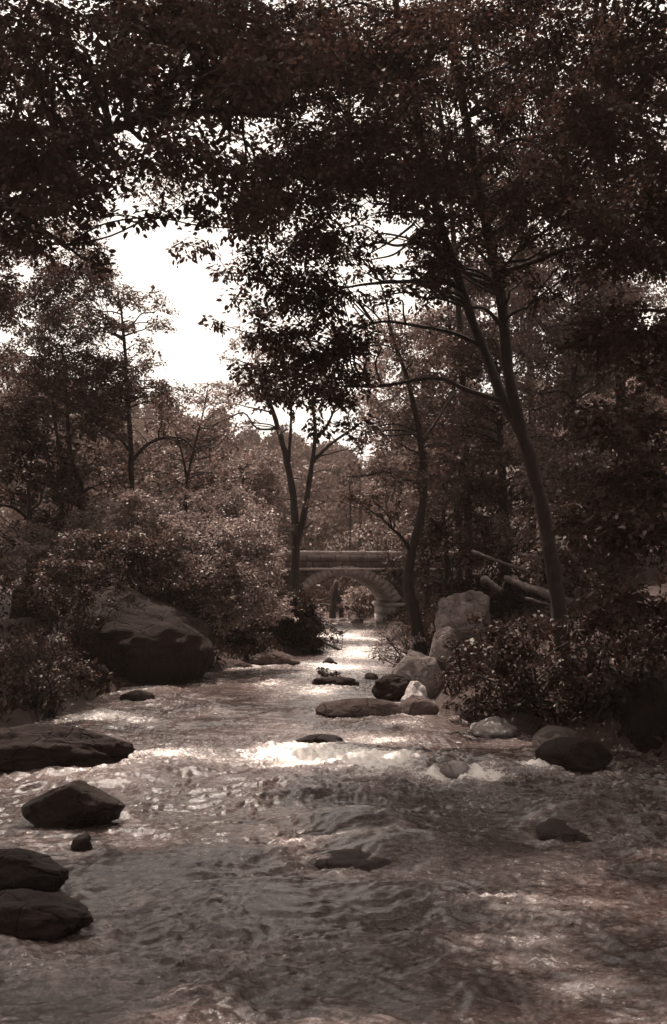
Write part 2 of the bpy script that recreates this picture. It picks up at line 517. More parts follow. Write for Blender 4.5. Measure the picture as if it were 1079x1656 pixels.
ROCKS = []      # (x, y, half width) of what breaks the water
def rock_px(name, label, x0, x1, ytop, ybase, seed, mat, depth=None, d=None, flat=0.0, group=None, wet=True, sink=0.0, **kw):
    """place a rock by the place it covers: foot on the water at ybase, or at depth d"""
    mx = (x0 + x1) / 2
    foot = G(mx, ybase) if d is None else P(mx, ybase, d)
    dd = foot[1]
    wdt = (x1 - x0) / F * dd
    hgt = (ybase - ytop) / F * dd
    dep = depth or wdt * 0.7
    foot = foot + np.array([0, dep * 0.4, 0]) 
    foot = np.array([foot[0] * (foot[1] / dd), foot[1], foot[2]])
    if wet: ROCKS.append((foot[0], foot[1], wdt / 2, dep / 2))
    foot[2] -= sink
    # 20 % of the height is below the foot
    return rock(name, label, foot, (wdt * 1.04, dep, hgt / 0.8), kw.pop("rot", 0.0), seed, mat, flat=flat, group=group, **kw)

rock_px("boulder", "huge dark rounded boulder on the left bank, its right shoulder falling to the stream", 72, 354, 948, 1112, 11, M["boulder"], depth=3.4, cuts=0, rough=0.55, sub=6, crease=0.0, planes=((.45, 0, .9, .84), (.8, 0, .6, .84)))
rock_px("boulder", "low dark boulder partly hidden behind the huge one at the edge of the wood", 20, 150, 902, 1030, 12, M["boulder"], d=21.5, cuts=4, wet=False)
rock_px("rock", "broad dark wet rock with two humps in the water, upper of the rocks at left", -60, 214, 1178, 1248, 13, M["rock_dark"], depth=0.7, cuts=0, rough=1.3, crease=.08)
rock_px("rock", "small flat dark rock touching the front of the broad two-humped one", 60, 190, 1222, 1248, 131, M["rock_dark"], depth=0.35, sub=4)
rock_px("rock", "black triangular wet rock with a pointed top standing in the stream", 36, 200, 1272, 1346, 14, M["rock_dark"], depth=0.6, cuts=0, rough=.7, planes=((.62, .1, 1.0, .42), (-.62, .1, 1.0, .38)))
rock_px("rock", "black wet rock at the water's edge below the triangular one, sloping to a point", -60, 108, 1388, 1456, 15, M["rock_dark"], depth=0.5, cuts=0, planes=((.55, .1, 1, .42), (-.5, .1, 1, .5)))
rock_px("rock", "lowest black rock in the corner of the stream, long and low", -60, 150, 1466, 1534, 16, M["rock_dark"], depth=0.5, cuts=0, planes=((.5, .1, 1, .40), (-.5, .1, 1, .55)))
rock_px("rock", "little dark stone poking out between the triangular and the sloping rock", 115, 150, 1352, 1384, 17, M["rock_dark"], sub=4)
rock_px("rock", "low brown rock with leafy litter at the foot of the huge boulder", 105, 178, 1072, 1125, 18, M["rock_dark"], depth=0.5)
rock_px("rock", "flat dark stone just awash in front of the huge boulder", 195, 250, 1118, 1136, 19, M["rock_dark"], sub=4)
rock_px("rock", "grey flat-topped stone at the waterline under the hanging bush", 405, 485, 1054, 1078, 20, M["rock"], depth=0.8, flat=0.4)
rock_px("rock", "small flat grey stone beside the larger one under the hanging bush", 340, 410, 1068, 1082, 21, M["rock"], depth=0.6, sub=4)
rock_px("rock", "long low smooth rock lying in the water in front of the rock pile", 512, 652, 1133, 1163, 22, M["rock"], depth=0.7, cuts=2, rough=0.5)
rock_px("rock", "smooth grey stone against the long low rock, below the white one", 646, 708, 1131, 1162, 23, M["rock"], depth=0.5, cuts=2, rough=0.5)
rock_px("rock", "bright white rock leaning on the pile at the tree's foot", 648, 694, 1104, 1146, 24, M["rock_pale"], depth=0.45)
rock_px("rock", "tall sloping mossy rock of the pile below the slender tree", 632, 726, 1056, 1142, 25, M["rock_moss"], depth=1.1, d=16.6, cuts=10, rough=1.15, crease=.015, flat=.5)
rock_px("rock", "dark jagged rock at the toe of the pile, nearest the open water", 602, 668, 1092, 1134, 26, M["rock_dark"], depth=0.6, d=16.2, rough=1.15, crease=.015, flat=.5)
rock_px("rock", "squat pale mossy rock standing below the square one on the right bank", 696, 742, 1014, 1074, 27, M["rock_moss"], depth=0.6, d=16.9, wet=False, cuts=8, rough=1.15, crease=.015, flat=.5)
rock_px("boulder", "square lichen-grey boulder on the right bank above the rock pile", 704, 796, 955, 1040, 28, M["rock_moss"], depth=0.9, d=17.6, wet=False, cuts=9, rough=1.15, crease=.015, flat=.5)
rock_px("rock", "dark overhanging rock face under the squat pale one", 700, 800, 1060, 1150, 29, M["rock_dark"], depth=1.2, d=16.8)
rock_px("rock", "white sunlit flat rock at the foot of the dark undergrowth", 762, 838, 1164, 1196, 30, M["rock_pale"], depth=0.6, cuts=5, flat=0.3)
rock_px("rock", "small shaded stone between the dark rock face and the white flat rock", 742, 776, 1144, 1166, 31, M["rock"], sub=4)
rock_px("rock", "grey rounded rock with a sunlit top behind the darker one near the right bank", 862, 940, 1180, 1224, 32, M["rock_moss"], depth=0.55, cuts=2, rough=0.6)
rock_px("rock", "dark wet dome of rock in front of the grey rounded one near the right bank", 866, 990, 1202, 1252, 33, M["rock_dark"], depth=0.8, cuts=2, rough=0.7)
rock_px("rock", "pale stone just breaking the surface in the white water", 712, 762, 1236, 1260, 34, M["rock_pale"], depth=0.3, cuts=2, sub=4)
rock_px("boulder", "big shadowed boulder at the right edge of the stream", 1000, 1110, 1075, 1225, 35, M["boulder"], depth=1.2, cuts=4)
rock_px("rock", "small stone above the water left of the slender tree's bush", 590, 612, 1088, 1098, 36, M["rock"], sub=3)
rock_px("rock", "round dark stone in midstream between the hanging bush and the sapling", 522, 546, 1064, 1076, 37, M["rock_dark"], sub=3)
rock_px("rock", "flat dark stone carrying the leafy sapling in midstream", 505, 580, 1096, 1110, 38, M["rock_dark"], depth=0.5, sub=4)
rock_px("rock", "pale angular rock at the foot of the bridge's right abutment", 640, 690, 998, 1024, 39, M["rock_pale"], d=37.5)
rock_px("rock", "pale wedge of rock beneath the arch beside the abutment", 564, 590, 1000, 1018, 40, M["rock_pale"], d=43.0)
rock_px("rock", "small grey stone in the water beneath the arch", 545, 566, 1006, 1018, 41, M["rock"], d=45.0, sub=4)
rock_px("rock", "low pale stone beneath the arch, left of the others", 528, 552, 1008, 1020, 42, M["rock_pale"], d=43.0, sub=4)

rock_px("rock", "dark rock barely awash in midstream, water sliding over it, behind its longer neighbour", 440, 640, 1324, 1366, 60, M["rock_awash"], sink=0.15, depth=0.8, cuts=1, rough=.6)
rock_px("rock", "longer dark rock barely awash in midstream, nearest the viewer", 462, 700, 1352, 1406, 61, M["rock_awash"], sink=0.17, depth=0.8, cuts=1, rough=.6)
rock_px("rock", "dark sloping rock awash near the right edge of the stream", 862, 1010, 1302, 1362, 62, M["rock_awash"], sink=0.19, depth=0.7, cuts=0, rough=.6, planes=((.7, 0, 1, .4),))
rock_px("rock", "slim dark rock barely showing above the broken water upstream of the white riffle", 476, 556, 1190, 1208, 63, M["rock_awash"], depth=0.35, sub=4)

# ------------------------------------------------------------------ stream water
FOAM_AND_GLINTS = [(480, 1222, 80, 13, 1.0), (560, 1230, 90, 9, .8), (610, 1238, 60, 14, 1.0), (730, 1256, 55, 8, .8), (870, 1248, 35, 8, .5), (790, 1262, 45, 5, .4),
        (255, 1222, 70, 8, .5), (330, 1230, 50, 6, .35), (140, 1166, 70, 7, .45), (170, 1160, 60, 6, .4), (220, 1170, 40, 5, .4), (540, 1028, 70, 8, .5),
        (580, 1052, 55, 16, .45), (520, 1118, 34, 7, .45), (440, 1108, 40, 6, .4), (620, 1196, 50, 6, .45), (560, 1080, 60, 8, .4), (480, 1092, 40, 6, .3), (790, 1462, 60, 5, .5), (840, 1525, 70, 7, .5), (870, 1560, 70, 7, .4),  # lower-right patches here and below are sun glints set in as white flecks
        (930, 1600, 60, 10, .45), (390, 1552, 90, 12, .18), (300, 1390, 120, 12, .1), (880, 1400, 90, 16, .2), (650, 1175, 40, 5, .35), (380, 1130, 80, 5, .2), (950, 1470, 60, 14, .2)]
HUMP = [(575, 1335, 85, 0.11), (610, 1372, 105, 0.12), (935, 1330, 80, 0.11), (510, 1198, 40, 0.06), (560, 1245, 60, 0.05), (720, 1380, 90, 0.07), (240, 1400, 120, .05)]
def build_water():
    ys = [2.6]
    while ys[-1] < 62: ys.append(ys[-1] + max(0.010, ys[-1] * 0.0030))
    ys = np.array(ys)
    NX = 640
    u = np.linspace(-1, 1, NX)
    rows = len(ys)
    L = left_shore(ys) - 1.0; Rr = right_shore(ys) + 1.0
    X = ((L + Rr) / 2)[:, None] + ((Rr - L) / 2)[:, None] * u[None, :]
    Y = np.repeat(ys[:, None], NX, 1)
    x, y = X.ravel(), Y.ravel()
    wx = x + 0.30 * pn2(x * 0.9, y * 0.7, 31) + 0.10 * pn2(x * 2.7, y * 2.1, 30); wy = y + 0.40 * pn2(x * 0.8, y * 0.6, 32) + 0.12 * pn2(x * 2.3, y * 2.4, 29)
    rap = 0.55 + 0.5 * sstep(-0.25, 0.45, pn2(x * 0.55, y * 0.4, 33)) + 0.5 * np.exp(-((y - 10.0) / 1.3) ** 2)
    def ridge(sx, sy, seed): return 1 - 2.2 * np.abs(pn2(wx * sx, wy * sy, seed))
    h = 0.04 * pn2(wx * 0.9, wy * 1.2, 34)
    for q, (sx, sy, am) in enumerate(((0.9, 2.0, .015), (1.5, 3.6, .016), (2.4, 6.4, .0145), (4.2, 11.0, .0105), (7.5, 19, .0076), (13, 32, .0046), (23, 52, .0026))):
        h = h + am * (0.55 * ridge(sx, sy, 35 + q) + 0.75 * pn2(wx * sx * 1.2 + 4, wy * sy * 1.2, 55 + q))
    h = h * rap * (1.35 + 0.5 * sstep(11, 6, y))
    z = wz(y)
    foam_shine = np.zeros_like(x)
    for px, py, r, hh in HUMP:
        c = G(px, py); rr = r / F * c[1]
        q = ((x - c[0]) / rr) ** 2 + ((y - c[1]) / (rr * 0.9)) ** 2
        b = np.exp(-q * 1.2)
        z = z + hh * b
        h = h * (1 - 0.45 * b)
        tail = np.exp(-((x - c[0]) / (rr * 1.1)) ** 2 - ((y - c[1] + rr * 1.3) / (rr * 0.7)) ** 2)
        z = z - 0.35 * hh * tail
        foam_shine += 0.12 * tail
    for px, py, rx, ry, a in FOAM_AND_GLINTS:
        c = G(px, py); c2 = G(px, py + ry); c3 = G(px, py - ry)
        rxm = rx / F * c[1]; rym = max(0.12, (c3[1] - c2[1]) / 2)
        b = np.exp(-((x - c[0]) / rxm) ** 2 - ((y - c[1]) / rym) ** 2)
        foam_shine += a * b
        h = h + min(a, .6) * b * (0.06 * pn2(x * 3.5, y * 5, 44) + 0.05 * np.abs(pn2(x * 8, y * 9, 46)) + 0.025 * pn2(x * 19, y * 21, 48))
    foam_shine += 0.16 * sstep(0.05, 0.6, pn2(x * 1.3 + 0.3 * wx, y * 0.4 + 0.2 * wy, 61)) * sstep(14, 5, y)
    for rx, ry, hw, hd in ROCKS:
        dx = (x - rx) / (hw + 0.06); dy = (y - ry) / (hd + 0.06)
        q = np.sqrt(dx * dx + dy * dy)
        lap = np.exp(-((q - 1.05) / 0.16) ** 2)
        foam_shine += 0.30 * lap * (0.5 + 0.5 * vn2(x * 3, y * 3, 45))
        z = z + 0.02 * lap
        wake = np.exp(-(dx * 0.9) ** 2) * np.exp(-((dy + 1.6) / 0.7) ** 2)
        foam_shine += 0.10 * wake
    crest = sstep(0.045, 0.12, h)
    foam_shine += 0.16 * crest + (0.22 * sstep(8.5, 12, y) + 0.16 * sstep(14, 24, y) + 0.04) * (0.6 + 0.6 * pn2(x * 0.8, y * 0.5, 47))  # whiter upstream: sun pools and reflected sky put into the broken water's colour
    z = z + h * (1 - 0.4 * sstep(14, 40, y))
    a = Acc()
    i = np.arange(rows - 1)[:, None] * NX + np.arange(NX - 1)[None, :]
    a.add(np.stack([x, y, z], 1), np.stack([i, i + 1, i + NX + 1, i + NX], -1).reshape(-1, 4))
    o = a.build("water", M["water"], smooth=True)
    at = o.data.attributes.new("foam_shine", 'FLOAT', 'POINT')
    at.data.foreach_set("value", np.clip(foam_shine, 0, 1).astype(np.float32))
    tag(o, kind="structure")
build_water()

# ------------------------------------------------------------------ foliage
UP = np.array([0, 0, 1.0])
def unit(v): return v / (np.linalg.norm(v, axis=-1, keepdims=True) + 1e-9)

def leaves(acc, rng, pos, dirn, nrm, size, six=False, wid=0.6, tone=None):
    """one folded polygon per leaf"""
    n = len(pos)
    d = unit(dirn)
    s = unit(np.cross(nrm, d)); m = np.cross(d, s)
    L = size[:, None]; Wd = L * wid * 0.5
    cup = rng.uniform(0.02, 0.22, n)[:, None] * L
    if six:
        v = np.stack([pos, pos + d * L * .28 + s * Wd * .85 + m * cup * .8, pos + d * L * .66 + s * Wd * .8 + m * cup * .6, pos + d * L - m * cup * .5,
                      pos + d * L * .66 - s * Wd * .8 + m * cup * .6, pos + d * L * .28 - s * Wd * .85 + m * cup * .8], 1)
    else:
        v = np.stack([pos, pos + d * L * .45 + s * Wd + m * cup, pos + d * L, pos + d * L * .45 - s * Wd + m * cup], 1)
    k = v.shape[1]
    if tone is None: tone = np.clip(rng.normal(0.5, 0.2, n), 0, 1)
    acc.add(v.reshape(-1, 3), np.arange(n * k).reshape(n, k), np.repeat(tone, k))

def spray_clump(leaf_acc, twig_acc, rng, c, rad, n_leaf, size, six, droop=0.35, spread=0.2, per=26, core=None, wid=0.6, twig_r=0.006, shell=0.35):
    """twigs running from a clump's heart outwards, each a flat drooping spray of leaves"""
    nt = max(3, int(n_leaf / per))
    dirs = unit(rng.normal(size=(nt, 3)) + np.array([0, 0, 0.15]))
    rr = rng.uniform(shell, 1, nt)[:, None] ** 0.7
    E = c + dirs * np.asarray(rad) * rr
    S = c + dirs * np.asarray(rad) * rr * rng.uniform(0.0, 0.35, nt)[:, None] + rng.normal(size=(nt, 3)) * np.asarray(rad) * 0.08
    ln = np.linalg.norm(E - S, axis=1)
    Mid = (S + E) / 2 + UP * (ln * 0.14)[:, None]
    E = E - UP * (ln * droop * 0.5)[:, None]
    if twig_acc is not None:
        for q in range(nt):
            t = np.linspace(0, 1, 4)[:, None]
            pts = (1 - t) ** 2 * S[q] + 2 * t * (1 - t) * Mid[q] + t * t * E[q]
            tube(twig_acc, pts, np.linspace(twig_r, twig_r * 0.3, 4), 3, cap=False)
    t = rng.uniform(0.12, 1.0, (nt, per))[..., None]
    S_, M_, E_ = S[:, None], Mid[:, None], E[:, None]
    pos = (1 - t) ** 2 * S_ + 2 * t * (1 - t) * M_ + t * t * E_
    tan = unit(2 * (1 - t) * (M_ - S_) + 2 * t * (E_ - M_))
    side = unit(np.cross(tan, UP) + rng.normal(size=(nt, 1, 3)) * 0.25)
    sg = rng.choice([-1, 1], (nt, per))[..., None]
    off = rng.uniform(0, 1, (nt, per))[..., None] ** 1.2 * spread * np.sqrt(np.clip(1.15 - t, 0.05, 1))
    pos = pos + side * sg * off - UP * off * 0.15 + rng.normal(size=(nt, per, 3)) * spread * 0.16
    d = tan * 0.55 + side * sg * 0.8 - UP * droop * rng.uniform(0.2, 1.6, (nt, per))[..., None] + rng.normal(size=(nt, per, 3)) * 0.3
    nr = UP + rng.normal(size=(nt, per, 3)) * 0.42
    sz = size * rng.uniform(0.55, 1.2, nt * per)
    tw = np.repeat(rng.normal(0, 0.10, nt), per)
    tone = np.clip(rng.normal(0.5, 0.17, nt * per) + tw, 0, 1)
    leaves(leaf_acc, rng, pos.reshape(-1, 3), d.reshape(-1, 3), nr.reshape(-1, 3), sz, six, wid, tone)

def limb(acc, rng, a, b, r0, r1, lift=0.12, wob=0.05, seg=6, rough=0.08, n=5):
    a = np.asarray(a); b = np.asarray(b)
    ln = np.linalg.norm(b - a)
    t = np.linspace(0, 1, n)[:, None]
    pts = a + (b - a) * t + UP * (np.sin(t * np.pi) * ln * lift) + rng.normal(size=(n, 3)) * ln * wob * np.sin(t * np.pi)
    pts = catmull(pts, 4)
    tube(acc, pts, np.linspace(r0, r1, len(pts)), seg, rough, int(rng.integers(1000)))
    return pts

def plant(name, label, cat, seed, base, stems=(), clumps=(), leaf=0.07, lai=1.6, mat="leaf_near", bark="bark", group=None, six=False, droop=0.35, spread=0.22,
          wid=0.62, crown="crown", extra_limbs=(), stem_seg=14, twigs=True, limb_r=0.016, reach=None, stem_name="trunk", limbs=True):
    """a tree or shrub: stems = [(points, base radius, tip radius)], clumps = [(centre, radii, density)]"""
    rng = np.random.default_rng(seed)
    root = empty(name, base, label, cat, group)
    spine = []
    for k, (pts, r0, r1) in enumerate(stems):
        c = catmull(pts, 7)
        n = len(c)
        rad = r0 + (r1 - r0) * (np.linspace(0, 1, n) ** 0.8)
        if k == 0: rad = rad * (1 + 0.4 * np.exp(-np.linspace(0, 1, n) * 18))
        a = Acc(); tube(a, c, rad, stem_seg, 0.2, seed + k)
        a.build(stem_name if k == 0 else "bough", M[bark], root, True, base).location = (0, 0, 0)
        spine.append(np.concatenate([c, rad[:, None]], 1))
    tw, lf = Acc(), Acc()
    for pts, r0, r1 in extra_limbs:
        c = catmull(pts, 6)
        tube(tw, c, np.linspace(r0, r1, len(c)), 7, 0.12, seed)
    sp = np.concatenate(spine) if spine else None
    nodes = [] if sp is None else [sp]
    order = sorted(clumps, key=lambda q: np.linalg.norm(sp[:, :3] - q[0], axis=1).min() if sp is not None else 0)
    for c, rad, dens in order:
        c = np.asarray(c, float); rad = np.asarray(rad, float)
        if nodes and limbs:
            al = np.concatenate(nodes)
            dist = np.linalg.norm(al[:, :3] - c, axis=1) + 0.9 * np.maximum(0, al[:, 2] - c[2] + 0.1) + 0.012 / np.maximum(al[:, 3], 0.004)
            q = al[np.argmin(dist)]
            ln = np.linalg.norm(q[:3] - c)
            r0 = min(q[3] * 0.75, limb_r + 0.011 * ln)
            pts = limb(tw, rng, q[:3], c, r0, max(0.005, r0 * 0.35), lift=0.08, wob=0.045)
            nodes.append(np.concatenate([pts, np.linspace(r0, max(0.005, r0 * 0.35), len(pts))[:, None]], 1))
        n = max(30, int(lai * dens * math.pi * rad[0] * max(rad[2], 0.05) / (leaf * leaf * wid * 0.5)))
        spray_clump(lf, tw if twigs else None, rng, c, rad, n, leaf, six, droop, spread, wid=wid, twig_r=min(0.008, limb_r * 0.5))
    if tw.v:
        tw.build("branches", M[bark], root, False, base).location = (0, 0, 0)
    if lf.v:
        lf.build(crown, M[mat], root, False, base).location = (0, 0, 0)
    return root

def C(px, py, d, rx, ry, rd=None, dens=1.0):
    """clump from the patch of the picture it covers and its depth"""
    c = P(px, py, d); s = d / F
    return (c, (rx * s, (rd if rd else (rx + ry) / 2 * s), ry * s), dens)

def scatter_clumps(seed, box, n, d0, d1, r0, r1, dens=1.0, keep=None):
    """n clumps spread through a patch of the picture, avoiding what keep() rejects"""
    rng = random.Random(seed); out = []
    while len(out) < n:
        px = rng.uniform(box[0], box[2]); py = rng.uniform(box[1], box[3]); r = rng.uniform(r0, r1)
        if keep and not keep(px, py, r): continue
        out.append(C(px, py, rng.uniform(d0, d1), r * rng.uniform(1.0, 1.5), r * rng.uniform(0.6, 0.9), None, dens * rng.uniform(0.7, 1.25)))
    return out

GAP = [(165, 372), (225, 362), (270, 350), (300, 395), (352, 412), (330, 470), (345, 510), (325, 580), (285, 612), (250, 590), (245, 490), (205, 420)]
def inside(px, py, poly):
    r = False; j = len(poly) - 1
    for i in range(len(poly)):
        (xi, yi), (xj, yj) = poly[i], poly[j]
        if (yi > py) != (yj > py) and px < (xj - xi) * (py - yi) / (yj - yi) + xi: r = not r
        j = i
    return r
def clear_of_gap(px, py, r):
    for a in range(0, 360, 30):
        if inside(px + 1.25 * r * math.cos(R(a)), py + 0.9 * r * math.sin(R(a)), GAP): return False
    return not inside(px, py, GAP)
HOLE2 = (565, 330, 695, 490)
def clear2(px, py, r):
    if HOLE2[0] - r * .8 < px < HOLE2[2] + r * .8 and HOLE2[1] - r * .6 < py < HOLE2[3] + r * .6: return False
    return clear_of_gap(px, py, r)

# --- the forked leaning tree on the right bank
b = P(912, 1062, 14.2); b[2] = min(b[2], T(b[0], b[1]) + 0.05)
stemA = [b - [0, 0, .3], b + [0, 0, 0.02], P(898, 940, 14.2), P(872, 800, 14.2), P(842, 690, 14.2), P(822, 600, 14.1), P(810, 480, 14.0), P(790, 380, 13.8), P(768, 270, 13.6), P(742, 120, 13.2), P(720, -80, 12.8), P(700, -260, 12.5)]
stemA2 = [P(846, 702, 14.2), P(815, 650, 14.3), P(792, 590, 14.4), P(765, 520, 14.4), P(742, 450, 14.3), P(712, 360, 14.1), P(690, 270, 13.8), P(668, 150, 13.4), P(640, 0, 13.0), P(620, -150, 12.8)]
boughs = [(stemA, 0.118, 0.04), (stemA2, 0.085, 0.035)]
xl = [([P(735, 458, 14.3), P(690, 455, 13.8), P(640, 456, 13.2), P(590, 460, 12.8), P(556, 466, 12.5)], .035, .012),
      ([P(812, 470, 14), P(780, 458, 14), P(755, 440, 14.2), P(738, 420, 14.3)], .06, .03),
      ([P(716, 366, 14.1), P(690, 350, 13.6), P(650, 346, 13.0), P(618, 348, 12.6)], .035, .010),
      ([P(705, 345, 14.0), P(672, 380, 13.6), P(640, 410, 13.2), P(600, 420, 12.8)], .025, .008),
      ([P(670, 362, 13.6), P(640, 385, 13.3), P(612, 402, 13.1), P(584, 418, 12.9)], .018, .006),
      ([P(808, 440, 14), P(860, 425, 13.6), P(920, 402, 13.0), P(980, 398, 12.4)], .04, .015)]
cl = []
cl += scatter_clumps(101, (380, 20, 720, 345), 80, 10.5, 14.0, 34, 62, .72, clear2)
cl += scatter_clumps(102, (690, 20, 1070, 350), 90, 10.5, 14.5, 34, 62, .72, None)
cl += scatter_clumps(103, (350, 370, 580, 650), 44, 11.2, 14.0, 30, 54, .75, clear2)
cl += [C(x, y, d, rx, ry, None, k) for x, y, d, rx, ry, k in (
    (370, 440, 12.2, 40, 26, .8), (345, 520, 12, 20, 16, .5), (420, 420, 12, 60, 40, 1), (470, 470, 12, 60, 50, 1.2), (450, 540, 12, 60, 44, 1.1), (510, 590, 11.8, 60, 40, 1.1), (540, 640, 11.6, 50, 34, 1.1),
    (570, 690, 11.4, 44, 26, .9), (520, 690, 11.6, 36, 24, .8), (560, 560, 12, 50, 40, 1), (540, 480, 12.2, 50, 50, 1.1), (590, 530, 12.6, 34, 30, .7), (300, 400, 11.5, 26, 14, .5), (330, 390, 11.5, 34, 20, .7),
    (600, 350, 13, 30, 14, .5), (660, 400, 13.5, 30, 14, .5), (580, 470, 13, 26, 14, .6), (620, 490, 13, 30, 12, .6), (675, 440, 13.8, 26, 12, .5), (590, 410, 13, 24, 10, .4), (640, 340, 13.2, 40, 12, .35), (620, 430, 13, 40, 12, .35), (650, 470, 13, 40, 9, .3), (600, 385, 13, 20, 14, .4), (700, 420, 14.3, 42, 48, 1.3), (690, 390, 14.2, 30, 30, 1),
    (900, 400, 13, 80, 26, .7), (820, 330, 13.4, 70, 36, .8), (950, 440, 12.6, 70, 40, .9), (880, 480, 13, 60, 30, .5))]
cl += scatter_clumps(105, (440, 10, 620, 330), 34, 10.5, 14.5, 34, 58, .8, clear2)
cl += scatter_clumps(106, (520, 260, 700, 350), 16, 11.5, 14.0, 26, 44, .7, None)
cl += scatter_clumps(109, (375, 335, 540, 425), 14, 11.5, 13.5, 26, 40, .8, clear2)
cl += scatter_clumps(107, (560, 350, 700, 500), 20, 12.5, 14.5, 16, 28, .5, None)
cl += scatter_clumps(108, (700, 330, 860, 470), 16, 12.5, 14.8, 26, 44, .6, None)
cl += scatter_clumps(104, (300, -500, 1300, 20), 28, 9.5, 14.5, 70, 120, .9, None)
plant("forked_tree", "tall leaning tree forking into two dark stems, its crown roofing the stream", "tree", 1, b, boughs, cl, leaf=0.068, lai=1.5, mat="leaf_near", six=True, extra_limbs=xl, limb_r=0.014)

# --- overhanging tree at the near left: trunk outside the frame
b = np.array([-4.9, 8.6, 0.0]); b[2] = T(b[0], b[1])
st = [b - [0, 0, .3], b, b + [.1, .1, 2.0], b + [.35, .3, 4.2], b + [.8, .4, 6.0], b + [1.5, .5, 7.6], b + [2.0, .5, 9.2]]
bo = [b + [.35, .3, 4.2], b + [1.2, .7, 5.0], P(180, 210, 9.4), P(330, 180, 9.6), P(470, 190, 9.8)]
cl = scatter_clumps(111, (-60, 10, 440, 345), 95, 8.0, 11.0, 44, 80, .8, lambda px, py, r: clear_of_gap(px, py, r) and not (px > 70 and 120 < py < 300 and px < 300 and random.Random(int(px * 7 + py)).random() < .45))
cl += scatter_clumps(114, (-40, 10, 520, 130), 34, 8.5, 11.5, 34, 58, .75, None)
cl += scatter_clumps(112, (-30, 330, 170, 430), 14, 9.0, 11.5, 30, 50, .7, clear_of_gap)
cl += [C(x, y, d, rx, ry, None, k) for x, y, d, rx, ry, k in ((215, 350, 8.6, 55, 14, .7), (260, 338, 8.6, 45, 14, .7), (150, 345, 8.8, 50, 18, .7), (300, 330, 9, 40, 20, .8), (350, 350, 9.2, 50, 26, 1), (400, 370, 9.4, 40, 26, .9))]
cl += scatter_clumps(113, (-700, -500, 420, 10), 50, 7.5, 12, 70, 120, .95, None)  # unseen crown overhead, thickened to shade the near-left water
plant("overhanging_tree", "near tree leaning in from the left, its ragged leafy boughs hanging above the sky gap", "tree", 2, b, [(st, .2, .06), (bo, .08, .02)], cl, leaf=0.07, lai=1.35, mat="leaf_near", six=True)

# --- dark tree at the near right: trunk just outside the frame
b = np.array([4.35, 11.0, 0.0]); b[2] = T(b[0], b[1])
st = [b - [0, 0, .3], b, b + [.0, .1, 2.5], b + [-.15, .0, 5.0], b + [-.4, -.1, 7.5], b + [-.7, 0, 10]]
cl = scatter_clumps(121, (950, 60, 1140, 900), 60, 9.8, 11.8, 44, 80, 1.2, None)
cl += scatter_clumps(122, (930, 880, 1120, 1060), 10, 10.2, 11.4, 36, 60, 1.0, None)
cl += scatter_clumps(123, (900, -400, 1400, 60), 16, 9.5, 12, 70, 110, 1.1, None)
plant("shaded_tree", "deep-shaded leafy tree closing the right edge of the wood", "tree", 3, b, [(st, .17, .05)], cl, leaf=0.075, lai=1.5, mat="leaf_near", six=True)

# --- slender S-shaped tree by the rock pile
b = P(681, 1062, 20.5); b[2] = T(b[0], b[1]) if abs(T(b[0], b[1]) - b[2]) < .5 else b[2]
b0 = P(681, 1066, 20.5)
st = [b0 - [0, 0, .3], b0, P(674, 1010, 20.5), P(661, 950, 20.5), P(664, 905, 20.5), P(672, 870, 20.5), P(684, 815, 20.5), P(684, 760, 20.5), P(678, 700, 20.4), P(668, 650, 20.3), P(655, 600, 20.2), P(640, 560, 20.2), P(628, 520, 20)]
br = [P(665, 892, 20.5), P(652, 872, 20.4), P(638, 858, 20.2), P(628, 850, 20.1)]
br2 = [P(680, 720, 20.4), P(700, 690, 20.6), P(722, 655, 20.8), P(740, 630, 21)]
cl = scatter_clumps(131, (570, 520, 720, 780), 20, 19, 22, 30, 50, .4, None)
cl += [C(x, y, d, rx, ry, None, k) for x, y, d, rx, ry, k in ((600, 800, 20, 60, 18, 1), (560, 805, 20, 50, 14, 1), (520, 812, 20.2, 40, 12, .8), (630, 780, 20, 50, 22, .9), (610, 830, 20, 40, 12, .7), (560, 770, 20.4, 40, 12, .5), (640, 830, 20, 24, 14, .7), (720, 800, 21, 40, 36, .6), (730, 720, 21, 40, 40, .6))]
plant("slender_tree", "slender S-curved dark trunk rising from the rock pile, thin branch stub on its left side", "tree", 4, b0, [(st, .142, .03), (br, .05, .02), (br2, .04, .015)], cl, leaf=0.085, lai=1.2, mat="leaf_mid", limb_r=0.012)

# --- twin-stemmed tree left of the bridge
b0 = P(480, 992, 33)
st = [b0 - [0, 0, .6], b0, P(478, 930, 33), P(478, 870, 33), P(474, 800, 33), P(464, 745, 33), P(452, 700, 33), P(438, 655, 33), P(425, 615, 33), P(415, 580, 33)]
s2 = [P(480, 880, 33), P(492, 830, 33), P(500, 780, 33), P(507, 735, 33), P(510, 695, 33), P(506, 650, 33), P(508, 600, 33)]
s3 = [P(507, 745, 33), P(530, 722, 33), P(552, 706, 33), P(575, 690, 33), P(592, 676, 33)]
s4 = [P(466, 752, 33), P(470, 700, 33), P(472, 650, 33), P(478, 600, 33)]
s5 = [P(510, 712, 33), P(528, 690, 33), P(540, 665, 33), P(552, 640, 33)]
cl = scatter_clumps(141, (330, 530, 470, 700), 30, 31, 35, 20, 36, .42, clear_of_gap)
cl += scatter_clumps(142, (440, 540, 600, 660), 20, 31, 35, 20, 36, .5, None)
cl += scatter_clumps(143, (400, 760, 540, 860), 12, 31, 34, 20, 36, .45, None)
